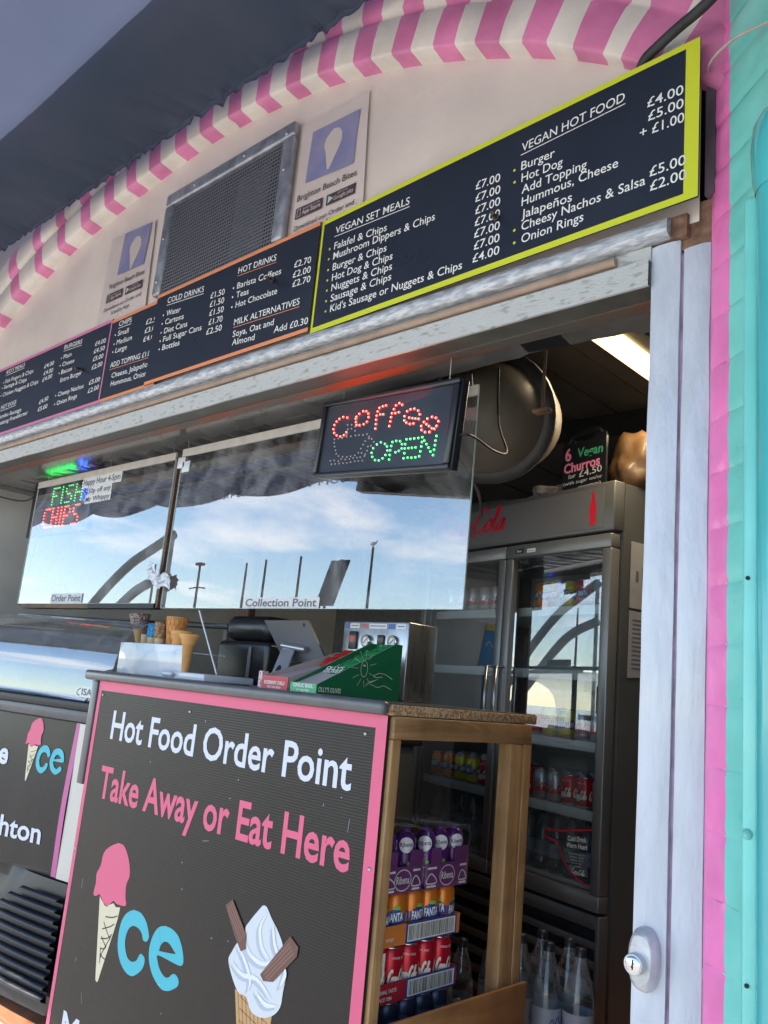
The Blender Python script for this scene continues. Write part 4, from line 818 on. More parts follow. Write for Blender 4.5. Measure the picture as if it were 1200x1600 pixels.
M_flake = mat('chocolate print', (.13, .055, .045), .4); M_flake2 = mat('chocolate ridge print', (.22, .11, .09), .4); M_waf = mat('wafer print', (.52, .30, .13), .4); M_waf2 = mat('wafer line print', (.30, .15, .06), .4)
sg = thing('order_point_sign', 'large pink-bordered black sign reading Hot Food Order Point, fixed to the counter front', 'sign', (-2.05, 0, .02))
fsn = FY(0); s = MB(); s.box((-2.722, .02, -.009), (-1.372, 1.1425, -.0002), M_sign, fsn); s.build('panel', sg)
e = .0004; s = MB()
s.rect(-2.722, 1.112, -1.372, 1.1425, fsn, M_spink, e); s.rect(-2.722, .02, -2.702, 1.112, fsn, M_spink, e); s.rect(-1.408, .02, -1.372, 1.112, fsn, M_spink, e); s.build('border', sg)
s = MB(); s.text(SIGN[0][0], fsn, *SIGN[0][1:4], .087, M_swhite, e, v1=SIGN[0][4], bold=.016); s.build('white_lettering', sg); s = MB(); s.text('Mr Whippy', fsn, -2.625, .050, -1.95, .085, M_swhite, e, bold=.03); s.build('white_lettering', sg)
s = MB(); s.text(SIGN[1][0], fsn, *SIGN[1][1:4], .095, M_spink, e, v1=SIGN[1][4], bold=.020); s.build('pink_lettering', sg)
def rounded(P, n=3): return [tuple(v)[:2] for v in smooth_path([(a, b, 0) for a, b in P + P[:1]], n)][:-1]
SCOOP, COUT = rounded(SCOOP), rounded(COUT); eo, eh = rounded(EOUT), rounded(EHOLE)
ERING = eo[73:] + eo[:73] + [eh[3], eh[2], eh[1], eh[0]] + eh[:3:-1] + [(eh[3][0] + .0004, eh[3][1] + .0004), (eo[72][0] + .0004, eo[72][1] + .0004)]
def ice_logo(parent, fr, tf, e):
    s = MB(); s.poly([tf(*p) for p in SCOOP], fr, M_spink, e); s.build('scoop', parent)
    s = MB(); s.poly([tf(*p) for p in CONE], fr, M_cream2, e)
    for hh in (HATCH0, HATCH1, HATCH2, HATCH3, HATCH4, HATCH5, HATCH6, HATCH7, HATCH8): s.stroke([tf(*p) for p in hh], .0035 * SCL, fr, M_black, e + .0003, smooth=1, round_=False)
    s.build('cone', parent)
    s = MB(); s.poly([tf(*p) for p in COUT], fr, M_turq, e); s.build('letter_c', parent)
    s = MB(); s.poly([tf(*p) for p in ERING], fr, M_turq, e); s.build('letter_e', parent)
SCL = 1.0; ice_logo(sg, fsn, lambda u, v: (u, v), e)
# printed picture of a soft ice cream with two chocolate sticks
s = MB(); s.poly(WAFER, fsn, M_waf, e)
for k in range(7):
    a = k / 6; s.stroke([(-1.80 + .10 * a, .43 - .02 * a), (-1.745 + .075 * a, .24)], .003, fsn, M_waf2, e + .0003, smooth=0, round_=False); s.stroke([(-1.79 + .02 * a, .42 - .16 * a), (-1.675, .39 - .13 * a)], .003, fsn, M_waf2, e + .0003, smooth=0, round_=False)
s.build('cone_picture', sg)
SWIRL = [tuple(v)[:2] for v in smooth_path([(a, b, 0) for a, b in SWIRL + SWIRL[:1]], 4)][:-1]; s = MB(); s.poly(SWIRL, fsn, M_swirl, e + .0006)
folds = [[(-1.73, .62), (-1.75, .58), (-1.735, .54), (-1.70, .52)], [(-1.80, .535), (-1.77, .51), (-1.72, .505), (-1.675, .53)], [(-1.845, .48), (-1.80, .46), (-1.74, .465), (-1.68, .44)], [(-1.83, .525), (-1.79, .49), (-1.765, .455), (-1.77, .43)], [(-1.70, .60), (-1.69, .56), (-1.66, .53)], [(-1.74, .44), (-1.70, .42), (-1.655, .43)], [(-1.655, .47), (-1.64, .50), (-1.645, .52)]]
for iq, q in enumerate(folds): s.stroke(q, lambda d, t: .010 * math.sin(math.pi * min(1, max(0, t))) + .001, fsn, M_fold, e + .0008 + iq * .0001, smooth=1)
for iq, q in enumerate(folds): s.stroke([(a + .010, b + .010) for a, b in q], lambda d, t: .010 * math.sin(math.pi * min(1, max(0, t))) + .001, fsn, M_fold2, e + .0016 + iq * .0001, smooth=1)
s.build('swirl_picture', sg)
for fl_, dr in ((FLAKE1, [(-1.874, .618), (-1.795, .545)]), (FLAKE2, [(-1.705, .485), (-1.608, .583)])):
    s = MB(); s.poly(fl_, fsn, M_flake, e + .0024); d = Vector(dr[1]) - Vector(dr[0]); q = Vector((-d.y, d.x)).normalized()
    for k in (-.012, -.004, .005, .013): s.stroke([tuple(Vector(dr[0]) + q * k + d * .05), tuple(Vector(dr[0]) + q * k * .9 + d * .5), tuple(Vector(dr[0]) + q * k + d * .93)], .0035, fsn, M_flake2, e + .0027, smooth=1, round_=False)
    s.build('chocolate_picture', sg)
for (u, v) in ((-2.690, 1.098), (-2.17, 1.085), (-1.44, 1.095), (-1.388, .80), (-2.712, .60)):
    q = MB(); q.lathe([(0, -.003), (.0035, -.0025), (.0045, 0)], M_scr, (u, -.0008, v), 10, axis='y'); q.build('screw', sg)
rng = random.Random(11); s = MB()
for k in range(26):
    u, v = rng.uniform(-2.65, -1.45), rng.uniform(.15, 1.08); a = rng.uniform(-.5, .5) + (1.57 if rng.random() < .5 else .2); L_ = rng.choice((.004, .006, .01, .03))
    s.stroke([(u, v), (u + L_ * math.cos(a), v + L_ * math.sin(a))], .0016 if L_ < .02 else .0008, fsn, M_fold, e + .0004, smooth=0, round_=False)
o = s.build('scuff_marks', sg); o['kind'] = 'stuff'

# ---------------------------------------------------------------- ice cream freezer, left
M_fblk = mat('freezer black plastic', (.015, .016, .020), .36, var=.15, scale=5, bump=.06, bscale=60)
M_fban = mat('black vinyl banner', (.014, .013, .015), .26, var=.15, scale=3, bump=.5, bscale=4, spec=.35)
M_fwht = mat('freezer cream side', (.62, .59, .53), .4)
M_well = mat('freezer well', (.30, .31, .32), .4, var=.1)
M_canopy = glassy('freezer curved glass', (.80, .88, .88), 1.95, .004, haze=.10)
a10 = R(10); ff = F((-2.80, .06, 0), (math.cos(a10), math.sin(a10), 0), (0, 0, 1), (math.sin(a10), -math.cos(a10), 0))
fz = thing('ice_cream_freezer', 'black ice cream display freezer with curved glass top and ribbed vent, left of the counter', 'freezer', (-3.4, .3, 0))
s = MB(); s.box((-1.75, .10, -.52), (-.005, 1.0, -.012), M_fblk, ff); s.box((-1.75, .02, -.50), (-.005, .0995, -.05), M_fblk, ff); s.build('body', fz)
s = MB(); s.bbox((-1.75, 1.030, -.03), (.0, 1.064, .022), M_fblk, .010, ff, 3); s.bbox((-1.75, .990, -.0115), (.0, 1.0295, .010), M_lamt, .004, ff); s.build('front_rail', fz)
# vinyl banner, slightly bowed and torn at its lower edge
def bw(u, v): q = min(1, max(0, (.985 - v) / .515)); return .004 + .010 * math.sin(math.pi * q) + .004 * noise.noise((u * 5, v * 4, 3)) + .006 * q ** 3
s = MB(); nu, nv = 60, 24; V = []
for i in range(nu + 1):
    for k in range(nv + 1):
        u = -1.74 + 1.632 * i / nu; v = .985 - (.515 + .012 * math.sin(u * 9)) * k / nv
        V.append(ff.p(u, v, bw(u, v)))
s.add(V, [(i * (nv + 1) + k, i * (nv + 1) + k + 1, (i + 1) * (nv + 1) + k + 1, (i + 1) * (nv + 1) + k) for i in range(nu) for k in range(nv)], M_fban, True); s.build('banner', fz)
class FB:
    def p(s_, u, v, w): return ff.p(u, v, bw(u, v) + w)
fb = FB()
s = MB()
M_fpnk = mat('magenta stripe print', (.50, .11, .30), .35)
for k in range(8): s.add([fb.p(-.108, .985 - .515 * k / 8, .0008), fb.p(-.082, .985 - .515 * k / 8, .0008), fb.p(-.082, .985 - .515 * (k + 1) / 8, .0008), fb.p(-.108, .985 - .515 * (k + 1) / 8, .0008)], [(3, 2, 1, 0)], M_fpnk)
s.build('pink_stripe', fz)
s = MB(); s.box((-.0815, .468, -.011), (-.006, .985, .010), M_fwht, ff); s.build('side_strip', fz)
# the same ice cream emblem and town name, smaller
SCL = .50
def ftf(u, v): return (-.372 + (u + 2.556) * .46, .757 + (v - .264) * .565)
ice_logo(fz, fb, ftf, .002)
s = MB(); s.text('Brighton', fb, -.66, .548, -.190, .068, M_swhite, .002, v1=.562, bold=.02); s.build('white_lettering', fz); s = MB(); s.text('The', fb, -.66, .80, -.46, .075, M_swhite, .002, v1=.802, bold=.03); s.build('white_lettering', fz)
# ribbed vent below
s = MB(); gx, gz, gw, gh = -.02, .15, .42, .30; M_slat = mat('vent slats', (.012, .014, .020), .34, bump=.05, spec=.4)
for k in range(10):
    z = .415 - k * .0335; q = (z - gz) / gh
    if abs(q) >= 1: continue
    half = gw * math.sqrt(max(0, 1 - q * q)) if q > 0 else gw * math.sqrt(max(0, 1 - (q * 1.9) ** 2)) if abs(q * 1.9) < 1 else 0
    if half < .05: continue
    n = 16; V = []
    for i in range(n + 1):
        u = gx - half + (half + .02) * i / n; bulge = .055 * math.sqrt(max(0, 1 - ((u - gx) / (gw * 1.02)) ** 2)) - .012
        V += [ff.p(u, z - .016, bulge - .020), ff.p(u, z - .010, bulge - .004), ff.p(u, z - .003, bulge + .012), ff.p(u, z + .004, bulge + .014), ff.p(u, z + .0085, bulge - .004)]
    s.add(V, [(i * 5 + k_, (i + 1) * 5 + k_, (i + 1) * 5 + k_ + 1, i * 5 + k_ + 1) for i in range(n) for k_ in range(4)], M_slat, True)
s.build('ribbed_vent', fz)
s = MB(); V = []; n = 28; m_ = 10
for i in range(n + 1):                                  # bowl-shaped lower shell behind the ribs
    for k in range(m_ + 1):
        u = -.52 + .51 * i / n; z = .06 + .40 * k / m_; e_ = 1 - ((u - gx) / .52) ** 2 - ((z - .2) / .30) ** 2
        V.append(ff.p(u, z, -.012 + .040 * math.sqrt(max(0, e_))))
s.add(V, [(i * (m_ + 1) + k, (i + 1) * (m_ + 1) + k, (i + 1) * (m_ + 1) + k + 1, i * (m_ + 1) + k + 1) for i in range(n) for k in range(m_)], M_fblk, True); s.build('vent_housing', fz)
s = MB(); s.bbox((-1.7, .0, -.48), (-.02, .019, -.08), M_fblk, .004, ff); s.build('plinth', fz)
# curved glass canopy
gp = smooth_path([(.032, 1.066, 0), (.028, 1.12, 0), (.021, 1.18, 0), (.009, 1.235, 0), (-.014, 1.285, 0), (-.06, 1.330, 0), (-.15, 1.370, 0), (-.30, 1.392, 0), (-.50, 1.394, 0)], 5)
s = MB(); us = [-1.74 + 1.80 * i / 24 for i in range(25)]; n = len(gp)
s.add([ff.p(u, p.y, p.x + .006 * math.sin(u * 3) * (1 if 0 < k < n - 1 else 0)) for u in us for k, p in enumerate(gp)], [(i * n + k, (i + 1) * n + k, (i + 1) * n + k + 1, i * n + k + 1) for i in range(24) for k in range(n - 1)], M_canopy, True); s.build('curved_glass', fz)
s = MB(); s.box((-1.74, 1.005, -.50), (.05, 1.012, -.035), M_well, ff); s.bbox((-1.75, 1.385, -.56), (.07, 1.405, -.505), M_lamt, .004, ff); s.box((-1.75, .98, -.56), (.05, 1.03, -.54), M_inwall, ff); s.box((-1.745, 1.031, -.552), (-1.725, 1.384, -.530), M_lamt, ff); s.box((.03, 1.031, -.552), (.05, 1.384, -.530), M_lamt, ff); s.build('well', fz)
M_ice = [mat('ice cream ' + n_, c_, .5, var=.1, scale=20, bump=.5, bscale=25) for n_, c_ in (('vanilla', (.75, .66, .42)), ('strawberry', (.70, .30, .34)), ('chocolate', (.17, .08, .05)), ('mint', (.40, .62, .50)))]
for k in range(8):
    s = MB(); u = -1.70 + k * .205; V = []; n = 8
    for i in range(n + 1):
        for j_ in range(n + 1):
            V.append(ff.p(u + .185 * i / n, 1.02 + .035 * math.sin(math.pi * i / n) * math.sin(math.pi * j_ / n) + .01 * noise.noise((i * .9, j_ * .9, k)), -.08 - .36 * j_ / n))
    s.add(V, [(i * (n + 1) + j_, i * (n + 1) + j_ + 1, (i + 1) * (n + 1) + j_ + 1, (i + 1) * (n + 1) + j_) for i in range(n) for j_ in range(n)], M_ice[k % 4], True); s.build('ice_cream_tub', fz)
s = MB(); M_stk = mat('white sticker', (.62, .68, .66), .4); s.rect(-.100, 1.078, -.006, 1.116, F(ff.p(0, 0, .036), ff.ux, ff.uy, ff.n), M_stk, .0); s.text('ISA', F(ff.p(0, 0, .036), ff.ux, ff.uy, ff.n), -.070, 1.086, -.014, .022, M_grey_ink, .0006, bold=.02)
s.stroke([(-.078, 1.108), (-.092, 1.10), (-.094, 1.087), (-.080, 1.084)], .004, F(ff.p(0, 0, .036), ff.ux, ff.uy, ff.n), M_grey_ink, .0006); s.build('maker_sticker', fz)

# ---------------------------------------------------------------- cone stand and sample cones
M_acr = glassy('clear acrylic', (.92, .95, .96), 1.5, 0)
M_gloss = mat('white gloss acrylic', (.62, .66, .74), .08, coat=.5)
st = thing('cone_stand', 'white fronted acrylic stand holding a row of sample cones on the counter', 'stand', (-2.66, .2, 1.1715))
f15 = FY(.15); s = MB(); s.bbox((-2.890, 1.1745, -.006), (-2.440, 1.287, .0), M_gloss, .002, f15); s.build('front_panel', st)
s = MB(); s.box((-2.890, .1562, 1.262), (-2.440, .30, 1.2655), M_gloss); s.bbox((-2.49, .10, 1.1745), (-2.265, .30, 1.198), M_gloss, .004); s.bbox((-2.49, .085, 1.180), (-2.43, .0995, 1.196), M_gloss, .006); s.build('tray', st)
s = MB(); s.tube([(-2.268, .15, 1.199), (-2.413, .15, 1.405)], .003, M_gloss, 6); s.tube([(-2.440, .15, 1.199), (-2.440, .15, 1.285)], .002, M_gloss, 6); s.build('pane_edge', st)
M_cwafer = mat('wafer cone', (.56, .33, .14), .65, var=.15, scale=50, bump=.4, bscale=90)
M_cpale = mat('pale wafer cup', (.66, .50, .30), .65, var=.1, scale=40, bump=.3, bscale=90)
M_choc = mat('dark chocolate dip', (.040, .018, .018), .35, col2=(.22, .12, .11), scale=170, lo=.58, hi=.66, bump=.6, bscale=150)
M_nut = mat('chopped nut dip', (.16, .075, .035), .5, col2=(.46, .28, .13), scale=150, lo=.45, hi=.58, bump=1.0, bscale=170)
M_nut2 = mat('choc nut dip', (.10, .055, .05), .5, col2=(.50, .38, .32), scale=170, lo=.45, hi=.60, bump=1.0, bscale=190)
M_blue = mat('blue sprinkles', (.01, .13, .42), .4, col2=(.05, .42, .75), scale=200, lo=.42, hi=.58, bump=1.2, bscale=220)
M_orange = mat('orange waffle cup', (.62, .28, .085), .6, var=.15, scale=40, bump=.4, bscale=70)
def cone_thing(label, parts, loc, tilt=(0, 0)):
    o = thing('ice_cream_cone', label, 'cone', loc, 'sample cones on the stand'); o.rotation_euler = (tilt[0], tilt[1], 0)
    for nm, pr, m_ in parts:
        q = MB(); q.lathe(pr, m_, loc, 20); q.build(nm, o)
    return o
def inner(r, h): return [(r, h), (r - .004, h), (r * .3, h - .05)]
cone_thing('tall waffle cone dipped in chopped nuts, leaning left at the end of the row', [('wafer', [(.004, 0), (.018, .055), (.024, .078)], M_cwafer), ('dip', [(.025, .0785), (.040, .128), (.041, .133), (.036, .133), (.01, .09)], M_nut2)], (-2.905, .235, 1.266), (0, R(-9)))
cone_thing('small wafer cup dipped in dark chocolate, beside the leaning nut cone', [('wafer', [(.016, 0), (.018, .055)], M_cpale), ('dip', [(.0195, .0555), (.024, .088), (.026, .108), (.022, .109), (.01, .08)], M_choc)], (-2.822, .21, 1.266))
cone_thing('small wafer cup topped with bright blue sprinkles', [('wafer', [(.018, 0), (.0195, .045)], M_cpale), ('dip', [(.021, .0455), (.0235, .05), (.0235, .090), (.021, .096), (.0, .098)], M_blue)], (-2.765, .205, 1.266))
cone_thing('small wafer cup dipped in brown chopped nuts, right of the blue one', [('wafer', [(.017, 0), (.0195, .042)], M_cpale), ('dip', [(.021, .0425), (.0235, .055), (.025, .102), (.021, .104), (.01, .08)], M_nut)], (-2.708, .20, 1.266))
wc = cone_thing('large orange waffle cup with a lattice, tallest at the right of the row', [('wafer', [(.024, 0), (.038, .118), (.039, .122), (.035, .122), (.022, .02)], M_orange)], (-2.635, .215, 1.266))
s = MB()
for k in range(14):
    for sg_ in (-1, 1):
        P = []
        for i in range(9):
            h_ = .004 + .114 * i / 8; r_ = .0243 + .0142 * h_ / .118; a_ = 2 * math.pi * k / 14 + sg_ * i * .13; P.append((-2.635 + r_ * math.cos(a_), .215 + r_ * math.sin(a_), 1.266 + h_))
        s.tube(P, .0014, M_orange, 5, cap=False)
o = s.build('lattice', wc)
M_cake = mat('cake cone', (.70, .36, .12), .6, var=.08, scale=30, bump=.15, bscale=60)
cone_thing('wide orange cake cone cup with a flat rim, in front of the waffle cup', [('wafer', [(.026, 0), (.032, .006), (.035, .045), (.036, .046), (.038, .060), (.040, .062), (.040, .074), (.036, .075), (.03, .02)], M_cake)], (-2.552, .19, 1.263))
cone_thing('slim orange cake cone standing upright on the stand base', [('wafer', [(.010, 0), (.011, .002), (.0185, .088), (.022, .090), (.023, .094), (.027, .108), (.034, .118), (.034, .125), (.030, .126), (.02, .1)], M_cake)], (-2.428, .135, 1.198))

# ---------------------------------------------------------------- tablet till, snack boxes
M_alu = mat('silver aluminium', (.52, .53, .55), .32, metal=.8, var=.05)
M_tabb = mat('space grey tablet back', (.17, .175, .19), .4, metal=.3)
tb = thing('tablet', 'grey tablet seen from behind on a silver stand, on the counter', 'tablet', (-2.2, .4, 1.1715))
TL, TR, BR, BL = (-2.352, .385, 1.402), (-2.128, .385, 1.404), (-2.062, .425, 1.282), (-2.262, .425, 1.258)
c_ = (Vector(TL) + Vector(TR) + Vector(BR) + Vector(BL)) / 4; ux_ = ((Vector(TR) + Vector(BR)) - (Vector(TL) + Vector(BL))).normalized(); uy_ = ((Vector(TL) + Vector(TR)) - (Vector(BL) + Vector(BR))).normalized()
uy_ = (uy_ - ux_ * uy_.dot(ux_)).normalized(); n_ = ux_.cross(uy_).normalized(); n_ = n_ if n_.y < 0 else -n_
ft = F(c_, ux_, uy_, n_); P_ = [((Vector(p) - c_).dot(ft.ux), (Vector(p) - c_).dot(ft.uy)) for p in (TL, TR, BR, BL)]
s = MB(); s.poly([P_[3], P_[2], P_[1], P_[0]], ft, M_tabb, .0, .008); s.build('body', tb)
s = MB(); s.poly([P_[3], P_[2], P_[1], P_[0]], ft, M_ledb, -.0085); s.build('screen', tb)
s = MB(); k_ = (P_[1][0] - .02, P_[1][1] - .014); s.disc(k_[0], k_[1], .006, ft, M_black, .0006); s.build('camera', tb)
s = MB(); s.tube([ft.p(-.055, -.012, .012), ft.p(.06, -.03, .012)], .0095, M_alu, 14); s.build('hinge', tb)
s = MB(); V = []
top_ = ft.p(-.02, -.02, .016); arm = [top_ + Vector((-.030, -.002, .0)), top_ + Vector((.032, -.002, -.008)), Vector((-2.165, .33, 1.1760)), Vector((-2.235, .33, 1.1760))]
s.add([Vector(p) for p in arm] + [Vector(p) + Vector((0, .006, 0)) for p in arm], [(0, 3, 2, 1), (4, 5, 6, 7), (0, 1, 5, 4), (1, 2, 6, 5), (2, 3, 7, 6), (3, 0, 4, 7)], M_alu)
mid = sum((Vector(p) for p in arm), Vector()) / 4; fa = F(mid, (Vector(arm[1]) - Vector(arm[0])), (Vector(arm[0]) - Vector(arm[3])), (0, -1, 0))
s.poly([(.012 * math.cos(t_) - .004, -.012 + .022 * math.sin(t_)) for t_ in [2 * math.pi * k / 14 for k in range(14)]], fa, M_black, .003); s.build('stand_arm', tb)
s = MB(); s.bbox((-2.26, .28, 1.1716), (-2.10, .44, 1.176), M_alu, .002); s.build('stand_base', tb)

M_bred = mat('red snack card', (.55, .07, .08), .5, var=.05); M_bgrn = mat('green snack card', (.0, .13, .055), .45, var=.05); M_blgrn = mat('light green snack card', (.10, .45, .22), .5); M_bgrey = mat('grey card inside', (.36, .33, .36), .7, var=.05)
M_fred = mat('red foil pouch', (.55, .03, .03), .22, bump=.6, bscale=40, coat=.3); M_fgrn = mat('green foil pouch', (.02, .26, .09), .22, bump=.6, bscale=40, coat=.3)
M_pat = mat('speckled card', (.62, .58, .60), .6, col2=(.45, .10, .16), scale=140, lo=.5, hi=.56)
def snack_box(label, x0, x1, yb, zf, zb, mf, ms, foil, words, wside):
    b = thing('snack_box', label, 'snack box', ((x0 + x1) / 2, .03, 1.1725), 'snack boxes on the counter'); z0 = 1.1725
    s = MB(); s.box((x0, .028, z0), (x1, .031, zf), mf); s.build('front', b)
    for x, xx, nm in ((x0, x0 + .002, ms if not wside else M_bgrey), (x1 - .002, x1, ms)):
        s = MB(); pts = [(.0312, z0), (yb, z0), (yb, zb), (yb - .03, zb), (.0312, zf)]; n = 5
        V = [(x, y, z) for y, z in pts] + [(xx, y, z) for y, z in pts]
        s.add(V, [(0, 1, 2, 3, 4)[::1], (9, 8, 7, 6, 5)] , nm if True else M_bgrey); s.add(V, [(i, n + i, n + (i + 1) % n, (i + 1) % n) for i in range(n)], M_bgrey); s.build('side', b)
    s = MB(); s.box((x0 + .0022, .0312, z0), (x1 - .0022, yb, z0 + .002), M_bgrey); s.box((x0 + .0022, yb - .002, z0 + .0022), (x1 - .0022, yb, zb), ms)
    # inner sloping shelf of grey card
    V = [(x0 + .0025, .034, zf - .006), (x1 - .0025, .034, zf - .006), (x1 - .0025, yb - .06, zb - .035), (x0 + .0025, yb - .06, zb - .035)]; s.add(V, [(0, 1, 2, 3)], M_bgrey); s.build('tray', b)
    s = MB(); f_ = FY(.0278); w_ = x1 - x0
    for i, (wd, h_) in enumerate(words): s.text(wd, f_, x0 + w_ * (.12 if i == 0 else .25), z0 + (.016 if i == 0 else .006), x1 - w_ * (.12 if i == 0 else .25), h_, M_txt, .0002, bold=.02)
    s.build('front_print', b); return b
rb = snack_box('red fronted open box of snack pouches, left of the green box', -1.888, -1.776, .34, 1.211, 1.300, M_bred, M_bgrey, M_fred, [('ROSEMARY CHILLI', .009), ('HOT AND FRESH', .005)], False)
gb = snack_box('green open box of snack pouches with a line-drawn olive and hand on its side', -1.764, -1.661, .352, 1.200, 1.333, M_blgrn, M_bgrn, M_fgrn, [('GARLIC BASIL', .009), ('HOT AND FRESH', .005)], False)
s = MB(); fx = F((-1.6606, 0, 0), (0, 1, 0), (0, 0, 1), (1, 0, 0)); M_lin = mat('pale line print', (.55, .62, .52), .5)
s.text("OLLY'S OLIVES", fx, .036, 1.181, .118, .012, M_txt, .0004, bold=.01)
s.stroke([(.200 + .013 * math.cos(t_), 1.253 + .022 * math.sin(t_)) for t_ in [2 * math.pi * k / 10 for k in range(10)]], .0018, fx, M_lin, .0004, closed=True, smooth=1)
s.stroke([(.197, 1.262), (.203, 1.262)], .004, fx, M_lin, .0004, smooth=0)
for k in range(11):
    t_ = R(20 + k * 32); s.stroke([(.200 + .022 * math.cos(t_), 1.253 + .032 * math.sin(t_)), (.200 + .050 * math.cos(t_), 1.253 + .052 * math.sin(t_))], .0012, fx, M_lin, .0004, smooth=0, round_=False)
s.stroke([(.318, 1.203), (.285, 1.212), (.262, 1.206), (.235, 1.212), (.218, 1.216)], .0016, fx, M_lin, .0004); s.stroke([(.318, 1.232), (.290, 1.243), (.262, 1.245), (.240, 1.236), (.255, 1.233), (.275, 1.236)], .0016, fx, M_lin, .0004)
for k in range(4): s.stroke([(.258 - k * .010, 1.228 - k * .004), (.236 - k * .008, 1.222 - k * .004), (.216 - k * .001, 1.215 - k * .003)], .0014, fx, M_lin, .0004)
s.build('side_print', gb)
s = MB(); s.box((-1.906, .030, 1.1725), (-1.890, .05, 1.222), M_pat); s.build('patterned_flap', rb)
def pouch(label, c, w_, h_, m_, lean, group, word=None):
    o = thing('snack_pouch', label, 'snack pouch', c, group); s = MB(); n = 12; V = []; fr_ = F(c, (1, 0, 0), (0, math.sin(lean), math.cos(lean)), (0, -math.cos(lean), math.sin(lean)))
    for side in (1, -1):
        for i in range(n + 1):
            for k in range(n + 1):
                u, v = i / n - .5, k / n; puff = .014 * math.sin(math.pi * (u + .5)) ** .6 * math.sin(math.pi * min(1, v * 1.02)) ** .6 if 0 < i < n and 0 < k < n else 0
                V.append(fr_.p(u * w_ + .003 * noise.noise((v * 9, u * 3, c[0] * 9)), v * h_, side * puff + .003 * noise.noise((u * 9, v * 9, c[1] * 30))))
    q = (n + 1) ** 2
    for b0, fl__ in ((0, 0), (q, 1)): s.add([], [], m_)
    k0 = len(s.v); s.v += V
    for b0 in (0, q):
        for i in range(n):
            for k in range(n):
                f_ = (k0 + b0 + i * (n + 1) + k, k0 + b0 + (i + 1) * (n + 1) + k, k0 + b0 + (i + 1) * (n + 1) + k + 1, k0 + b0 + i * (n + 1) + k + 1); s.f.append(f_ if b0 == 0 else f_[::-1]); s.m.append(0); s.sm.append(True)
    s.build('foil_bag', o)
    if word:
        s = MB(); s.text(word[0], fr_, -w_ * .36, h_ * .66, w_ * .36, .013, M_txt, .0165, bold=.01); s.text(word[1], fr_, -w_ * .36, h_ * .52, w_ * .36, .013, M_txt, .0165, bold=.01); s.build('print', o)
    return o
for k in range(3): pouch('red foil snack pouch in the red fronted box', (-1.832, .20 + k * .035, 1.213 + k * .014), .100, .092, M_fred, R(42), 'red pouches')
for k in range(5): pouch('green foil snack pouch in the green box', (-1.713, .10 + k * .045, 1.190 + k * .020), .094, .092, M_fgrn, R(48), 'green pouches', ("OLLY'S", 'OLIVES') if k == 0 else None)
# ================================================================ stock under the counter
M_can = mat('can aluminium', (.62, .63, .65), .25, metal=.9)
CK = {'orange': mat('orange can print', (.72, .20, .02), .28, metal=.35), 'lemon': mat('yellow can print', (.70, .58, .02), .28, metal=.3), 'fruit': mat('pink can print', (.66, .06, .12), .28, metal=.3), 'red': mat('red can print', (.55, .012, .03), .26, metal=.35), 'silver': mat('silver can print', (.48, .49, .52), .3, metal=.7), 'navy': mat('dark navy can print', (.035, .045, .085), .3, metal=.4)}
M_navyp = mat('navy print', (.02, .05, .28), .4); M_leaf = mat('leaf green print', (.20, .52, .06), .4); M_redp = mat('red print', (.50, .01, .03), .4); M_crm = mat('cream print', (.80, .76, .70), .4)
CR, CHt = .0330, .115
CANS = {}
def make_can(kind):
    o = thing('drinks_can', 'can', 'drinks can', (0, 0, 0)); m_ = CK[kind]
    s = MB(); s.lathe([(.0, .002), (.022, .001), (.026, .004), (CR, .013), (CR, .101), (.0275, .1115)], m_, (0, 0, 0), 22, mats=[M_can, M_can, M_can, m_, m_]); s.build('body', o)
    s = MB(); s.lathe([(.0272, .1112), (.0275, .1145), (.0255, .115), (.0245, .1115), (.0, .1118)], M_can, (0, 0, 0), 22); s.bbox((-.004, -.011, .1119), (.004, .004, .1127), M_can, .0004); s.build('lid', o)
    def wr(u, v, w): a = u / CR; return Vector(((CR + w) * math.sin(a), -(CR + w) * math.cos(a), v))
    class WF:
        def p(s_, u, v, w): return wr(u, v, w)
    wf = WF(); s = MB()
    def grid(u0, u1, v0, v1, mm, w):
        n = 10; s.add([wr(u0 + (u1 - u0) * i / n, v, w) for i in range(n + 1) for v in (v0, v1)], [(2 * i, 2 * i + 2, 2 * i + 3, 2 * i + 1) for i in range(n)], mm)
    if kind in ('orange', 'lemon', 'fruit'):
        for ang in (-1.55, .0, 1.55, 3.1):
            c = ang * CR
            for k in range(7):
                uu = c - .021 + k * .007; hh = .019 * math.sin(math.pi * (k + .7) / 7.4) ** .6; grid(uu - .0036, uu + .0036, .056 - hh, .056 + hh * 1.1, M_navyp, .0004)
            s.text('FANTA', wf, c - .019, .047, c + .019, .018, M_txt, .0009, v1=.053, bold=.03, wrap=wr)
            grid(c - .006, c + .010, .076, .084, M_leaf, .0008); grid(c - .012, c + .006, .034, .039, M_leaf, .0008)
    elif kind in ('red', 'silver'):
        mm = M_crm if kind == 'red' else M_redp
        for ang in (-1.4, 0.4, 2.3): script(s, wf, ang * CR - .026, .036, ang * CR + .026, .030, mm, .0006, wrap=wr)
        if kind == 'red':
            for ang in (-1.4, .4, 2.3): s.text('ORIGINAL TASTE', wf, ang * CR - .018, .090, ang * CR + .018, .005, M_crm, .0006, wrap=wr)
    else:
        grid(-.02, .02, .03, .08, mat('dull blue print', (.06, .08, .16), .4), .0005)
    s.build('print', o); return o
USED = set()
def can(kind, loc, rz, label, group):
    if kind not in CANS: CANS[kind] = make_can(kind)
    if kind not in USED:
        USED.add(kind); o = CANS[kind]; o.location = loc; o.rotation_euler = (0, 0, rz); o['label'] = label; o['group'] = group; return o
    return dup(CANS[kind], loc, rz, label, group)

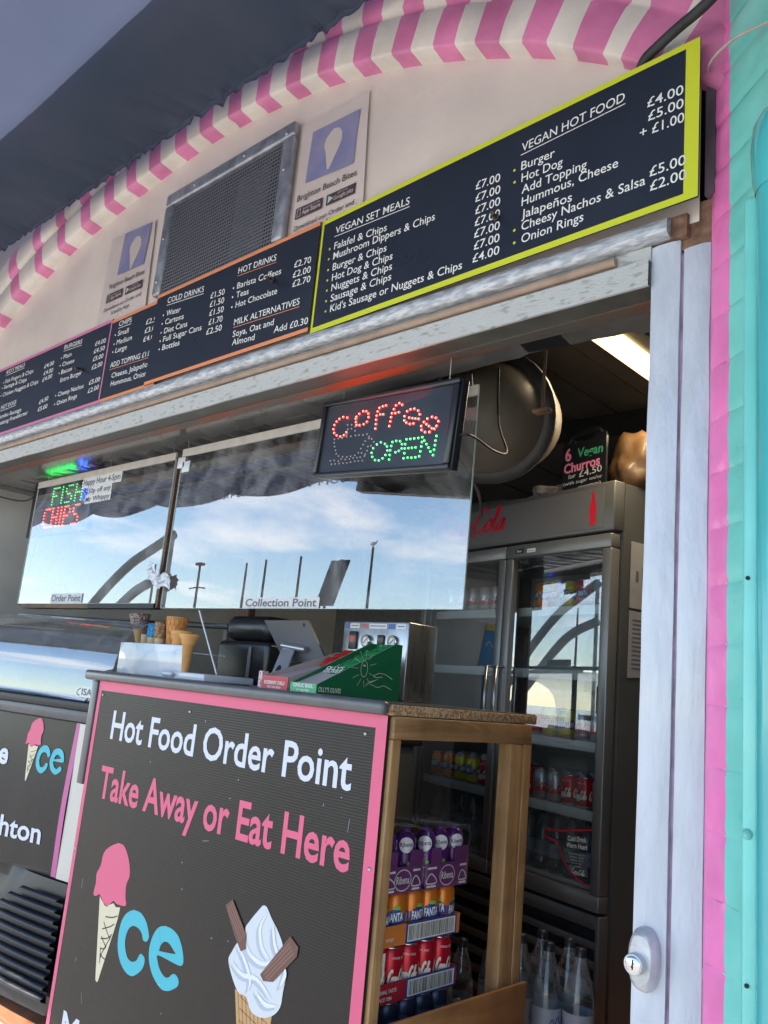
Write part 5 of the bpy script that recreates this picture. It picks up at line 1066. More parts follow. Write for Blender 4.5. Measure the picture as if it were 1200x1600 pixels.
M_tor = mat('orange tray card', (.62, .19, .04), .55, var=.06); M_trd = mat('red tray card', (.42, .015, .035), .5, var=.06); M_tpur = mat('purple tray card', (.17, .045, .17), .5, var=.08); M_tnav = mat('navy tray card', (.03, .035, .06), .5)
M_kraft = mat('kraft cardboard', (.36, .23, .12), .8, var=.1, bump=.2)
M_film = glassy('shrink film', (.93, .93, .94), 1.35, .05)
TX0, TX1, TY0, TY1 = -1.694, -1.420, .012, .395
fx2 = F((TX1 + .0006, 0, 0), (0, 1, 0), (0, 0, 1), (1, 0, 0))
def barcode(s, u0, v0, u1, v1, rim=None, seed=1):
    if rim: s.rect(u0 - .006, v0 - .004, u1 + .006, v1 + .004, fx2, rim, .0)
    s.rect(u0, v0, u1, v1, fx2, M_txt, .0004); r_ = random.Random(seed); u = u0 + .004
    while u < u1 - .006:
        w_ = r_.choice((.001, .0016, .0026)); s.rect(u, v0 + .003, u + w_, v1 - .003, fx2, M_black, .0008); u += w_ + r_.choice((.0012, .002, .003))
def tray(label, z0, lip, m_, kind, clabel, cgroup, deco):
    t_ = thing('drinks_tray', label, 'drinks tray', (-1.557, .2, z0), 'stacked drinks trays'); s = MB()
    s.box((TX0, TY0, z0), (TX1, TY1, z0 + .002), m_); s.box((TX1 - .002, TY0, z0 + .0022), (TX1, TY1, z0 + lip), m_); s.box((TX0, TY0, z0 + .0022), (TX0 + .002, TY1, z0 + lip), m_); s.box((TX0 + .0022, TY0, z0 + .0022), (TX1 - .0022, TY0 + .002, z0 + lip), m_); s.box((TX0 + .0022, TY1 - .002, z0 + .0022), (TX1 - .0022, TY1, z0 + lip), m_); s.build('cardboard_tray', t_)
    s = MB(); deco(s, z0, lip); s.build('print', t_)
    r_ = random.Random(int(z0 * 1000))
    for i in range(6 if kind else 0):
        for k in range(2): can(kind, (TX1 - .002 - .0340 - k * .0675, TY1 - .036 - i * .0622, z0 + .0023), R(50) + r_.uniform(-.7, .7), clabel, cgroup)
def deco_cola(s, z, l):
    barcode(s, .205, z + .004, .385, z + l - .004, M_navyp, 3); s.text('ORIGINAL TASTE', fx2, .085, z + .024, .165, .008, M_txt, .0005, bold=.01); s.text('SINCE 1886', fx2, .098, z + .008, .150, .008, M_txt, .0005, bold=.01); script(s, fx2, .018, z + .010, .072, .026, M_txt, .0005)
def deco_fanta(s, z, l):
    barcode(s, .190, z + .004, .375, z + l - .004, M_navyp, 5); s.poly([(.05, z + .008), (.078, z + .002), (.105, z + .014), (.102, z + .034), (.072, z + .043), (.052, z + .034)], fx2, M_txt, .0003); s.text('FANTA', fx2, .055, z + .014, .101, .014, M_tor, .0007, bold=.03, v1=z + .018); s.text('orange', fx2, .112, z + .014, .140, .009, M_txt, .0005)
def deco_none(s, z, l): s.rect(.2, z + .004, .37, z + l - .004, fx2, M_black, .0002)
tray('tray of dark navy cans at the bottom of the stack under the counter', .362, .040, M_tnav, 'navy', 'dark navy can in the lowest tray under the counter', 'navy cans', deco_none)
tray('red tray of cola cans, second from the bottom of the stack under the counter', .4845, .045, M_trd, 'red', 'red cola can in the red tray under the counter', 'cola cans in tray', deco_cola)
s = MB(); s.rect(.062, .5385, .112, .600, fx2, M_txt, .0035); s.rect(.070, .548, .104, .572, F((TX1 + .0006, 0, 0), (0, 1, 0), (0, 0, 1), (1, 0, 0)), M_navyp, .0040); tag(s.build('price_card'), 'small white label with a dark printed square, stuck on the cola tray', 'label')
tray('orange tray of orange soda cans, above the red cola tray', .6085, .047, M_tor, 'orange', 'orange soda can in the orange tray under the counter', 'orange cans in tray', deco_fanta)
s = MB(); s.bbox((TX0, TY0, .301), (TX1, TY1, .3605), M_kraft, .002); tag(s.build('cardboard_box'), 'plain cardboard box beneath the stack of drinks trays', 'box')

# blackcurrant drink packs in clear film
M_bot = mat('purple bottle', (.10, .015, .16), .18, coat=.5, var=.1); M_lid = mat('purple cap', (.12, .03, .20), .3)
bott0 = None
def juice_bottle(loc, rz):
    global bott0
    lab = 'purple juice bottle with a round white label in the purple shrink-wrapped pack'
    if bott0 is None:
        o = thing('juice_bottle', lab, 'bottle', (0, 0, 0), 'juice bottles'); s = MB(); s.lathe([(.0, 0), (.024, 0), (.0265, .004), (.027, .05), (.0265, .062), (.0275, .074), (.0275, .118), (.022, .128), (.012, .134)], M_bot, (0, 0, 0), 20); s.build('body', o)
        s = MB(); s.lathe([(.0125, .1335), (.0125, .1415), (.0, .142)], M_lid, (0, 0, 0), 16); s.build('cap', o)
        def wr(u, v, w): a = u / .0275; return Vector(((.0275 + w) * math.sin(a), -(.0275 + w) * math.cos(a), v))
        class WF:
            def p(s_, u, v, w): return wr(u, v, w)
        s = MB(); 
        rad = .0185; n = 18; ring = [[(.001 + rad * q * math.cos(2 * math.pi * k / n), .104 + rad * q * math.sin(2 * math.pi * k / n)) for k in range(n)] for q in (1, .66, .33)]
        pts = [wr(u, v, .0006) for r_ in ring for u, v in r_] + [wr(.001, .104, .0006)]
        s.add(pts, [(i * n + k, i * n + (k + 1) % n, (i + 1) * n + (k + 1) % n, (i + 1) * n + k) for i in range(2) for k in range(n)] + [(2 * n + k, 2 * n + (k + 1) % n, 3 * n) for k in range(n)], M_txt)
        s.text('Ribena', WF(), -.0155, .098, .0165, .0105, M_bot, .0011, v1=.102, bold=.015, wrap=wr); s.text('blackcurrant', WF(), -.014, .046, .014, .005, M_txt, .001, wrap=wr)
        for (u, v) in ((-.008, .062), (.004, .066), (.010, .060)): s.add([wr(u + .005 * math.cos(t_), v + .005 * math.sin(t_), .0011) for t_ in [2 * math.pi * k / 8 for k in range(8)]], [tuple(range(8))], M_leaf if u > .005 else M_lid)
        s.build('label', o); o.location = loc; o.rotation_euler = (0, 0, rz); bott0 = o; return o
    return dup(bott0, loc, rz, lab, 'juice bottles')
def juice_pack(label, y0, y1, nb, x1):
    z0 = .7265; p = thing('juice_pack', label, 'drinks pack', (x1 - .09, (y0 + y1) / 2, z0), 'juice packs'); fx_ = F((x1 + .0006, 0, 0), (0, 1, 0), (0, 0, 1), (1, 0, 0))
    s = MB(); s.box((x1 - .18, y0, z0), (x1, y1, z0 + .002), M_tpur); s.box((x1 - .002, y0, z0 + .0022), (x1, y1, z0 + .060), M_tpur)
    for (a, b_) in ((.12, .34), (.66, .98)): s.poly([(y0 + (y1 - y0) * a, z0 + .0602), (y0 + (y1 - y0) * b_, z0 + .0602), (y0 + (y1 - y0) * b_, z0 + .096), (y0 + (y1 - y0) * a, z0 + .096)], fx_, M_tpur, -.0010, .0015)
    s.box((x1 - .18, y0, z0 + .0022), (x1 - .178, y1, z0 + .096), M_tpur); s.build('carton', p)
    s = MB(); c = (y0 + y1) / 2; ov = [(c + .030 * math.cos(t_), z0 + .029 + .024 * math.sin(t_)) for t_ in [2 * math.pi * k / 20 for k in range(20)]]
    s.stroke(ov, .0022, fx_, M_txt, .0002, closed=True, smooth=0); s.text('Ribena', fx_, c - .024, z0 + .021, c + .024, .017, M_txt, .0002, bold=.015)
    for (cy, w_) in ((y0 + .024, .018), (y1 - .022, .014)):
        s.stroke([(cy - w_, z0 + .014), (cy - w_ * .9, z0 + .026), (cy - w_ * .3, z0 + .036), (cy + w_ * .3, z0 + .033), (cy + w_ * .9, z0 + .024), (cy + w_, z0 + .014)], .003, fx_, M_txt, .0002, closed=True); s.rect(cy - w_, z0 + .047, cy + w_, z0 + .052, fx_, M_txt, .0002); s.rect(cy - w_, z0 + .004, cy + w_, z0 + .009, fx_, M_txt, .0002)
    s.build('print', p)
    for k in range(nb): juice_bottle((x1 - .033, y0 + (y1 - y0) * (k + .5) / nb, z0 + .0023), R(48) + .2 * (k - 1))
    s = MB(); V = []; bx = MB(); bx.bbox((x1 - .182, y0 - .003, z0 + .001), (x1 + .004, y1 + .003, z0 + .148), M_film, .012, seg=3)
    bx.v = [v + Vector((.002 * noise.noise((v.x * 40, v.y * 40, v.z * 40)), .002 * noise.noise((v.y * 50, v.z * 30, 3)), .004 * noise.noise((v.x * 25, v.y * 30, 8)))) for v in bx.v]; bx.build('shrink_film', p)
juice_pack('purple shrink-wrapped juice pack on top of the stack, the half nearer the post', .085, .228, 2, -1.420); juice_pack('purple shrink-wrapped juice pack on top of the stack, the half nearer the fridge', .236, .408, 3, -1.415)

# water bottles on the floor, in front of the fridge
M_pet = glassy('clear plastic bottle', (.84, .89, .92), 1.4, .05, haze=.30); M_wlab = mat('white bottle label', (.26, .29, .33), .5, var=.08, scale=30); M_bcap = mat('dark cap', (.012, .015, .022), .4)
wb0 = {}
def water_bottle(loc, lab, group, size, rz=0.0):
    if size not in wb0:
        o = thing('water_bottle', lab, 'bottle', (0, 0, 0), group); k = size / .31; s = MB()
        s.lathe([(0, .004), (.034 * k, 0), (.042 * k, .008 * k), (.043 * k, .06 * k), (.040 * k, .066 * k), (.043 * k, .073 * k), (.043 * k, .165 * k), (.039 * k, .19 * k), (.030 * k, .235 * k), (.017 * k, .275 * k), (.0145 * k, .29 * k)], M_pet, (0, 0, 0), 22); s.build('body', o)
        s = MB(); s.lathe([(.0155 * k, .288 * k), (.0155 * k, .31 * k), (0, .311 * k)], M_bcap, (0, 0, 0), 16); s.build('cap', o)
        s = MB(); s.lathe([(.0436 * k, .078 * k), (.0436 * k, .150 * k)], M_wlab, (0, 0, 0), 22)
        def wr(u, v, w): a = u / (.0436 * k); return Vector(((.0436 * k + w) * math.sin(a), -(.0436 * k + w) * math.cos(a), v))
        class WF:
            def p(s_, u, v, w): return wr(u, v, w)
        for a_ in (0, 2.1, 4.2):
            c = a_ * .0436 * k; s.stroke([(c - .02 * k, .10 * k), (c - .008 * k, .125 * k), (c, .112 * k), (c + .01 * k, .13 * k), (c + .02 * k, .105 * k)], .003 * k, WF(), M_navyp, .0006); 
            for q in range(3): s.stroke([(c - .018 * k, (.096 - q * .005) * k), (c + .018 * k, (.096 - q * .005) * k)], .0012, WF(), M_grey_ink, .0006, smooth=0, round_=False)
        s.build('label', o); o.location = loc; o.rotation_euler = (0, 0, rz); wb0[size] = o; return o
    return dup(wb0[size], loc, rz, lab, group)
def crate(label, x0, x1, y0, y1, h):
    s = MB(); s.box((x0, y0, h - .03), (x1, y1, h), M_dark)
    for (x, y) in ((x0, y0), (x1 - .05, y0), (x0, y1 - .05), (x1 - .05, y1 - .05)): s.box((x, y, 0), (x + .05, y + .05, h - .0302), M_dark)
    s.box((x0 + .051, y0 + .01, .06), (x1 - .051, y0 + .02, .12), M_dark); tag(s.build('crate'), label, 'crate')
crate('low black crate under the water bottles in front of the fridge', -1.62, -1.25, .70, 1.00, .235); crate('low black crate under the water bottles behind the drinks stack', -1.86, -1.44, .47, .80, .17) if False else None
crate('low black crate under the water bottles behind the drinks stack', -1.95, -1.64, .62, .92, .165)
for i in range(3):
    for k in range(2): water_bottle((-1.56 + i * .092 + k * .01, .765 + k * .095, .2352), 'large clear water bottle on the crate in front of the fridge', 'floor water bottles', .31, random.uniform(0, 6))
water_bottle((-1.295, .80, .2352), 'large clear water bottle on the crate in front of the fridge', 'floor water bottles', .31, 1.1)
for i in range(3):
    for k in range(2): water_bottle((-1.875 + i * .092, .68 + k * .10, .1652), 'large clear water bottle behind the drinks stack under the counter', 'water bottles behind the stack', .31, random.uniform(0, 6))

# ================================================================ fridge
M_fr = mat('graphite fridge steel', (.13, .135, .14), .38, metal=.4, var=.08, scale=3); M_frd = mat('graphite door frame', (.21, .215, .22), .32, metal=.5, var=.06, scale=3)
M_frin = mat('fridge lining', (.55, .57, .58), .5); M_shelf = mat('fridge shelf', (.55, .58, .58), .35); M_fglass = glassy('fridge door glass', (.84, .90, .92), 2.2, .006, haze=.03); M_head = mat('fridge header panel', (.15, .15, .16), .35)
M_cred = mat('bright red logo', (.62, .01, .035), .4); M_chr = mat('steel handle', (.45, .46, .48), .25, metal=.9)
fq = F((-1.57, 1.29, 0), (.970, -.242, 0), (0, 0, 1), (-.242, -.970, 0)); RZ = math.atan2(-.242, .970)
fg = thing('drinks_fridge', 'tall graphite double-door drinks fridge full of cans, behind the doorway', 'fridge', tuple(fq.p(-.55, 0, -.3)))
X0, X1 = -1.115, .072; s = MB()
s.box((X0, .02, -.70), (X0 + .035, 2.045, -.062), M_fr, fq); s.box((X1 - .035, .02, -.70), (X1, 2.045, -.062), M_fr, fq); s.box((X0 + .0352, .02, -.70), (X1 - .0352, 2.045, -.67), M_frin, fq)
s.box((X0 + .0352, 1.84, -.669), (X1 - .0352, 2.045, -.062), M_fr, fq); s.box((X0 + .0352, .02, -.669), (X1 - .0352, .52, -.062), M_fr, fq); s.build('cabinet', fg)
s = MB(); s.bbox((X0, 1.856, -.0615), (X1, 2.048, -.004), M_fr, .006, fq); s.box((X0 + .05, 1.872, -.004), (X1 - .05, 2.028, -.001), M_head, fq); s.build('header', fg)
s = MB(); script(s, fq, -1.02, 1.925, -.53, .105, M_cred, .0003); s.build('script_lettering', fg)
s = MB(); bt = [(.010, 0), (.013, .01), (.0125, .035), (.014, .055), (.013, .075), (.008, .098), (.0055, .12), (.0055, .132)]; cx = -.030
s.poly([(cx + r_ * 1.25, 1.885 + h_ * .98) for r_, h_ in bt] + [(cx - r_ * 1.25, 1.885 + h_ * .98) for r_, h_ in bt[::-1]], fq, M_cred, .0003); s.build('bottle_emblem', fg)
s = MB()
for k in range(6): s.bbox((X0 + .02, .10 + k * .062, -.030), (X1 - .02, .125 + k * .062, -.012), M_fr, .003, fq)
s.box((X0 + .02, .03, -.061), (X1 - .02, .515, -.05), M_dark, fq); s.bbox((X0, .02, -.0495), (X0 + .018, .52, -.004), M_fr, .003, fq); s.bbox((X1 - .018, .02, -.0495), (X1, .52, -.004), M_fr, .003, fq); s.bbox((X0 + .0185, .475, -.0495), (X1 - .0185, .52, -.004), M_fr, .003, fq); s.build('louvred_base', fg)
for (a, b_, hx, side) in ((X0 + .004, -.518, -.553, 'left'), (-.512, X1 - .004, -.492, 'right')):
    d_ = MB(); z0, z1 = .530, 1.846; wl = .042
    for q in (((a, z1 - .055), (b_, z1)), ((a, z0), (b_, z0 + .055)), ((a, z0 + .0552), (a + wl, z1 - .0552)), ((b_ - wl, z0 + .0552), (b_, z1 - .0552))): d_.bbox((q[0][0], q[0][1], -.050), (q[1][0], q[1][1], .0), M_frd, .005, fq)
    do = d_.build('door', fg)
    p_ = MB(); p_.add([fq.p(a + wl - .004, z0 + .05, -.016), fq.p(b_ - wl + .004, z0 + .05, -.016), fq.p(b_ - wl + .004, z1 - .05, -.016), fq.p(a + wl - .004, z1 - .05, -.016)], [(0, 1, 2, 3)], M_fglass); p_.build('pane', do)
    h_ = MB(); h_.tube([fq.p(hx, 1.34, .0), fq.p(hx, 1.34, .035), fq.p(hx, 1.05, .035), fq.p(hx, 1.05, .0)], .008, M_chr, 10); h_.build('handle', do)
    if side == 'right':
        q = MB(); q.rect(-.455, 1.808, -.405, 1.828, fq, M_black, .0008); q.text('Bev', fq, -.445, 1.813, -.418, .010, M_txt, .0012); q.rect(-.385, 1.808, -.335, 1.824, fq, M_txt, .0008); q.text('freshness', fq, -.38, 1.812, -.34, .007, M_grey_ink, .0012); q.text('PULL', fq, -.44, 1.765, -.385, .016, M_grey_ink, -.0145); q.build('small_label', do)
        q = MB(); fqs = F(fq.p(0, 0, -.0150), fq.ux, fq.uy, fq.n)
        out_l = [(-.165, .757), (-.13, .762), (-.05, .778), (.020, .790), (.026, .775), (.030, .62), (.020, .606), (-.03, .612), (-.09, .64), (-.13, .685), (-.150, .72), (-.20, .726), (-.217, .735), (-.217, .752), (-.20, .758)]
        q.stroke(out_l, .006, fqs, M_cred, .0, closed=True, smooth=1); q.text('Cold Drink', fqs, -.10, .735, -.010, .016, M_txt, .0, v1=.744, bold=.02); q.text('Warm Heart', fqs, -.105, .712, -.005, .016, M_txt, .0, v1=.721, bold=.02)
        for k in range(5): q.text(['To save energy, this', 'cooler goes to sleep when', 'nobody is near. We care', 'about our impact', 'on the planet'][k], fqs, -.095 + .006 * k, .692 - k * .010, -.015 - .004 * k, .0055, M_txt, .0, v1=.697 - k * .010)
        script(q, fqs, -.075, .632, -.012, .018, M_txt, .0); q.build('round_sticker', do)
SH = [.585, .838, 1.078, 1.335, 1.585]
for z in SH:
    s = MB(); s.box((X0 + .036, z - .008, -.62), (X1 - .036, z, -.075), M_shelf, fq); s.bbox((X0 + .036, z - .030, -.0745), (X1 - .036, z + .006, -.070), M_shelf, .001, fq); s.build('shelf', fg)
def fcan(kind, u, z, dpt, lab, grp): can(kind, tuple(fq.p(u, z + .001, -dpt)), RZ + random.uniform(-.5, .5), lab, grp)
for kx, kind in enumerate(['red', 'silver', 'silver', 'red', 'red', 'silver']):
    for d_ in range(4): fcan(kind, -.430 + kx * .078, SH[1], .115 + d_ * .07, {'red': 'red cola can on the second lowest shelf, right fridge door', 'silver': 'silver diet cola can on the second lowest shelf, right fridge door'}[kind], 'cola cans in the fridge')
for kx, kind in enumerate(['orange', 'orange', 'lemon', 'lemon', 'red', 'red']):
    for d_ in range(4): fcan(kind, -1.03 + kx * .085, SH[1], .115 + d_ * .07, {'orange': 'orange soda can on the second lowest shelf, left fridge door', 'lemon': 'yellow lemon soda can on the second lowest shelf, left fridge door', 'red': 'red cola can on the second lowest shelf, left fridge door'}[kind], 'cans behind the left fridge door')
for kx, kind in enumerate(['fruit', 'lemon', 'lemon', 'silver', 'silver']):
    for d_ in range(2): fcan(kind, -.40 + kx * .085, SH[2], .115 + d_ * .07, {'fruit': 'pink fruit soda can on the middle shelf of the fridge', 'lemon': 'yellow lemon soda can on the middle shelf of the fridge', 'silver': 'silver can on the middle shelf of the fridge'}[kind], 'cans on the middle fridge shelf')
for kx, kind in enumerate(['orange', 'orange', 'lemon', 'fruit']):
    fcan(kind, -.415 + kx * .079, SH[4], .13, {'orange': 'orange soda can on the top shelf of the fridge', 'lemon': 'yellow lemon soda can on the top shelf of the fridge', 'fruit': 'pink fruit soda can on the top shelf of the fridge'}[kind], 'cans on the top fridge shelf')
for kx, kind in enumerate(['silver', 'silver', 'silver', 'silver', 'silver', 'red']):
    fcan(kind, -1.03 + kx * .083, SH[4], .13, 'silver diet cola can on the top shelf, left fridge door' if kind == 'silver' else 'red cola can on the top shelf, left fridge door', 'cans on the top shelf, left door')
for kx in range(2): water_bottle(tuple(fq.p(-.085 + kx * .075, SH[4] + .001, -.13)), 'clear water bottle on the top shelf of the fridge', 'top shelf bottles', .215, kx)
for kx in range(6):
    for d_ in range(2):
        water_bottle(tuple(fq.p(-.425 + kx * .078, SH[0] + .001, -.13 - d_ * .08)), 'small clear water bottle on the lowest shelf, right fridge door', 'lowest shelf bottles, right door', .215, kx * 1.3)
        water_bottle(tuple(fq.p(-1.03 + kx * .085, SH[0] + .001, -.13 - d_ * .08)), 'small clear water bottle on the lowest shelf, left fridge door', 'lowest shelf bottles, left door', .215, kx * 1.1)

# things on top of the fridge
cb = thing('chalkboard', 'small black handled chalkboard reading 6 Vegan Churros, standing on the fridge', 'chalkboard', tuple(fq.p(-.14, 2.049, -.07)))
fc = F(fq.p(-.137, 2.051, -.055), (.970, -.242, .0), (-.03, .0, 1), (-.242, -.970, .05)); s = MB()
s.poly([(-.118, 0), (.112, 0), (.118, .205), (.112, .222), (.06, .228), (.05, .208), (-.05, .200), (-.06, .218), (-.112, .210), (-.12, .195)], fc, M_ledb, .0, .010); s.build('board', cb)
s = MB(); s.tube(smooth_path([fc.p(-.085, .205, -.005), fc.p(-.06, .235, -.005), fc.p(.06, .243, -.005), fc.p(.09, .22, -.005)], 5), .009, M_ledb, 8); s.build('carry_handle', cb)
CKP = mat('pink chalk', (.75, .22, .38), .8); CKG = mat('green chalk', (.05, .38, .20), .8); CKW = mat('white chalk', (.6, .62, .62), .8)
s = MB(); s.text('6', fc, -.105, .135, -.070, .05, CKP, .0008, bold=.03); s.text('Vegan', fc, -.035, .140, .100, .036, CKG, .0008, bold=.02, shear=.1); s.text('Churros', fc, -.110, .082, .085, .038, CKP, .0008, bold=.03, v1=.090); s.text('for', fc, -.085, .056, -.045, .018, CKW, .0008, v1=.058); s.text('£4.50', fc, -.025, .055, .095, .026, CKW, .0008, v1=.062); s.text('(with sugar on/or', fc, -.112, .030, .098, .014, CKW, .0008, v1=.036); s.text('cinnamon)', fc, -.03, .008, .090, .013, CKW, .0008, v1=.012); s.build('chalk_writing', cb)
def lump(nm, label, cat, c, rad, m_, seed, amp=.25, sq=2.6):
    bm = bmesh.new(); bmesh.ops.create_icosphere(bm, subdivisions=4, radius=1); s = MB()
    for v in bm.verts:
        d = v.co.normalized(); k = (abs(d.x) ** sq + abs(d.y) ** sq + abs(d.z) ** sq) ** (-1 / sq); q = k * (1 + amp * noise.noise(d * 2.1 + Vector((seed, 0, 0))) + amp * .4 * abs(noise.noise(d * 6 + Vector((0, seed, 0)))))
        v.co = Vector((d.x * rad[0] * q, d.y * rad[1] * q, max(d.z * q, -.8) * rad[2])) + Vector(c)
    bm.verts.index_update(); s.add([v.co.copy() for v in bm.verts], [tuple(v.index for v in f.verts) for f in bm.faces], m_, True); bm.free(); return tag(s.build(nm), label, cat)
M_sack = mat('orange brown plastic sack', (.13, .07, .028), .5, var=.2, scale=12, bump=.4, bscale=20, coat=.3); M_clr = mat('crumpled clear plastic', (.20, .19, .18), .3, var=.4, scale=30, bump=1.0, bscale=40)
lump('plastic_sack', 'crumpled orange-brown plastic sack on the fridge, right of the chalkboard', 'sack', tuple(fq.p(.005, 2.149, -.24)), (.115, .14, .135), M_sack, 3)
lump('plastic_sack', 'taller orange-brown sack behind, against the right wall by the jamb', 'sack', tuple(fq.p(.16, 2.20, -.42)), (.14, .14, .26), M_sack, 9) if False else lump('tall_sack', 'taller orange-brown sack at the back of the fridge top, beside the doorway edge', 'sack', tuple(fq.p(.0, 2.20, -.58)), (.10, .10, .19), M_sack, 9)
lump('plastic_wrap', 'crumpled clear plastic wrap on the fridge, left of the chalkboard', 'plastic wrap', tuple(fq.p(-.40, 2.085, -.20)), (.13, .10, .045), M_clr, 5, .5)
M_papd = mat('shade-darkened paper notice', (.30, .30, .32), .7, var=.06)  # white paper, its colour darkened to imitate the dim interior
# notices taped to the fridge flank
fs2 = F(fq.p(X1 + .0012, 0, 0), (.242, .970, 0), (0, 0, 1), (.970, -.242, 0)); s = MB(); s.poly([(.10, 1.58), (.34, 1.58), (.34, 1.83), (.10, 1.83)], fs2, M_papd, .001); 
for k in range(5): s.rect(.13 + k * .035, 1.68 + .02 * (k % 2), .145 + k * .035, 1.72 + .02 * (k % 3), fs2, M_grey_ink, .0016)
s.text('NOTICE', fs2, .14, 1.76, .28, .02, M_grey_ink, .0016) if False else None
tag(s.build('paper_notice'), 'white paper notice with small drawings, upper one on the fridge flank', 'notice')
s = MB(); s.poly([(.10, 1.325), (.33, 1.345), (.34, 1.57), (.10, 1.57)], fs2, M_papd, .001)
for k in range(12): s.rect(.12, 1.535 - k * .016, .30 - .03 * (k % 3), 1.540 - k * .016, fs2, M_grey_ink, .0016)
tag(s.build('paper_notice'), 'white paper notice with lines of small print, lower one on the fridge flank', 'notice')

# ================================================================ kitchen behind the counter
M_ss = mat('brushed stainless steel', (.42, .43, .44), .28, metal=.9, var=.12, scale=40, stretch=(1, 1, .08)); M_blkp = mat('black appliance plastic', (.02, .021, .024), .28, bump=.05)
cm_ = thing('coffee_machine', 'stainless steel coffee machine with two round gauges, behind the snack boxes', 'coffee machine', (-1.93, .52, 1.1725)); f9 = FY(.46); s = MB()
CX0, CX1, CZ1 = -2.028, -1.738, 1.414
s.bbox((CX0, .46, 1.1725), (CX1, .60, CZ1), M_ss, .005); s.build('body', cm_)
s = MB(); M_blup = mat('blue label print', (.08, .16, .50), .4); CW = CX1 - CX0
for (a, b_, m_) in ((.03, .09, M_blup), (.11, .26, M_txt), (.28, .39, mat('red label print', (.55, .2, .18), .4)), (.41, .68, M_txt), (.70, .80, M_blup), (.82, .96, M_txt)): s.rect(CX0 + CW * a, CZ1 - .024, CX0 + CW * b_, CZ1 - .008, f9, m_, .0010); s.rect(CX0 + CW * (a + .02), CZ1 - .017, CX0 + CW * (b_ - .02), CZ1 - .014, f9, M_blup, .0016)
s.build('label_strip', cm_)
for u, v in ((CX0 + CW * .40, 1.350), (CX0 + CW * .80, 1.350)):
    s = MB(); s.lathe([(.020, .0), (.020, -.010), (.017, -.012)], M_chrome, (u, .4595, v), 22, axis='y'); s.lathe([(.017, -.010), (.0, -.010)], M_txt, (u, .4595, v), 22, axis='y'); s.stroke([(u - .008, v - .008), (u + .007, v + .007)], .003, f9, M_black, .0112, smooth=0, round_=False); s.stroke([(u + .0135 * math.cos(t_), v + .0135 * math.sin(t_)) for t_ in [R(-40 + 26 * k) for k in range(11)]], .002, f9, M_black, .0110, smooth=0, round_=False); s.build('gauge', cm_)
s = MB(); s.bbox((CX0 + CW * .12, .454, 1.322), (CX0 + CW * .24, .4595, 1.380), M_blkp, .003); s.rect(CX0 + CW * .14, 1.345, CX0 + CW * .22, 1.365, FY(.4535), mat('red switch', (.45, .02, .02), .3), .0006); s.bbox((CX0 + CW * .56, .454, 1.340), (CX0 + CW * .66, .4595, 1.370), M_blkp, .003); s.build('switch', cm_)
kb = thing('drinks_machine', 'black drinks machine with rounded lid behind the glass, left of the tablet', 'machine', (-2.52, .5, 1.1725)); s = MB()
s.bbox((-2.66, .42, 1.1725), (-2.36, .60, 1.330), M_blkp, .02, seg=4); s.bbox((-2.65, .43, 1.331), (-2.38, .59, 1.425), M_blkp, .04, seg=4); s.build('body', kb)
s = MB(); s.bbox((-2.46, .412, 1.185), (-2.445, .4195, 1.31), mat('grey trim', (.16, .16, .17), .3), .003); s.build('trim', kb)
s = MB(); s.bbox((-3.10, .80, .9), (-2.99, .84, 1.75), wood('brown plank', (.16, .075, .035), (.11, .05, .025), (14, 14, 1.5)), .004); tag(s.build('wooden_plank'), 'upright brown wooden plank behind the cone stand', 'plank')
s = MB(); s.bbox((-3.25, .90, 0), (-2.22, 1.10, 1.0), M_fr, .01); s.bbox((-3.27, .98, 1.0005), (-1.98, 1.57, 1.03), M_ss, .005) if False else s.bbox((-3.27, .88, 1.0005), (-2.20, 1.12, 1.03), M_dark, .005); tag(s.build('back_counter'), 'dark work counter along the back, under the coffee machine', 'counter')
s = MB(); s.bbox((-2.12, 1.00, 1.031), (-1.98, 1.30, 1.50), M_blkp, .02, seg=3); s.box((-2.10, .994, 1.16), (-2.0, .9995, 1.40), M_dark) ; s.rect(-2.1, 1.2, -2.0, 1.21, FY(.99), M_rail, .0); tag(s.build('coffee_grinder'), 'dark coffee grinder beside the steel coffee machine', 'grinder') if False else None
cup = thing('upright_cabinet', 'narrow grey steel cabinet standing left of the drinks fridge', 'cabinet', tuple(fq.p(-1.2, 0, -.3))); s = MB(); s.bbox((-1.262, .0, -.5), (-1.130, 1.53, -.02), mat('grey cabinet steel', (.26, .27, .29), .4, metal=.4), .006, fq); s.build('carcass', cup); s = MB(); s.bbox((-1.255, .06, -.0195), (-1.137, 1.50, -.004), M_fr, .004, fq); s.build('door', cup)
# extractor drum, hanging rod, lamp, tape patch
M_drum = mat('beige painted drum', (.17, .15, .12), .42, var=.2, scale=5); M_drumd = mat('grey flange', (.045, .043, .042), .4, var=.2)
dr = thing('extractor_drum', 'large round beige extractor drum with a dark flange under the ceiling', 'extractor', (-1.6, .9, 2.1)); s = MB()
P0, P1 = Vector((-1.60, .60, 2.105)), Vector((-1.79, 1.15, 2.262)); ax = (P1 - P0).normalized(); aa = ax.orthogonal().normalized(); bb = ax.cross(aa); L_ = (P1 - P0).length
s.lathe([(.200, .03), (.202, .10), (.178, L_ * .5), (.13, L_ * .85), (.095, L_), (0, L_ + .01)], M_drum, P0, 36, ax=(aa, bb, ax)); s.build('drum', dr)
s = MB(); s.lathe([(.185, .0), (.222, .0), (.224, .012), (.224, .03), (.20, .034)], M_drumd, P0, 36, ax=(aa, bb, ax)); s.build('flange', dr); s = MB(); s.lathe([(.0, -.17), (.10, -.145), (.165, -.075), (.188, .002)], M_drum, P0, 36, ax=(aa, bb, ax)); s.build('drum_front', dr)
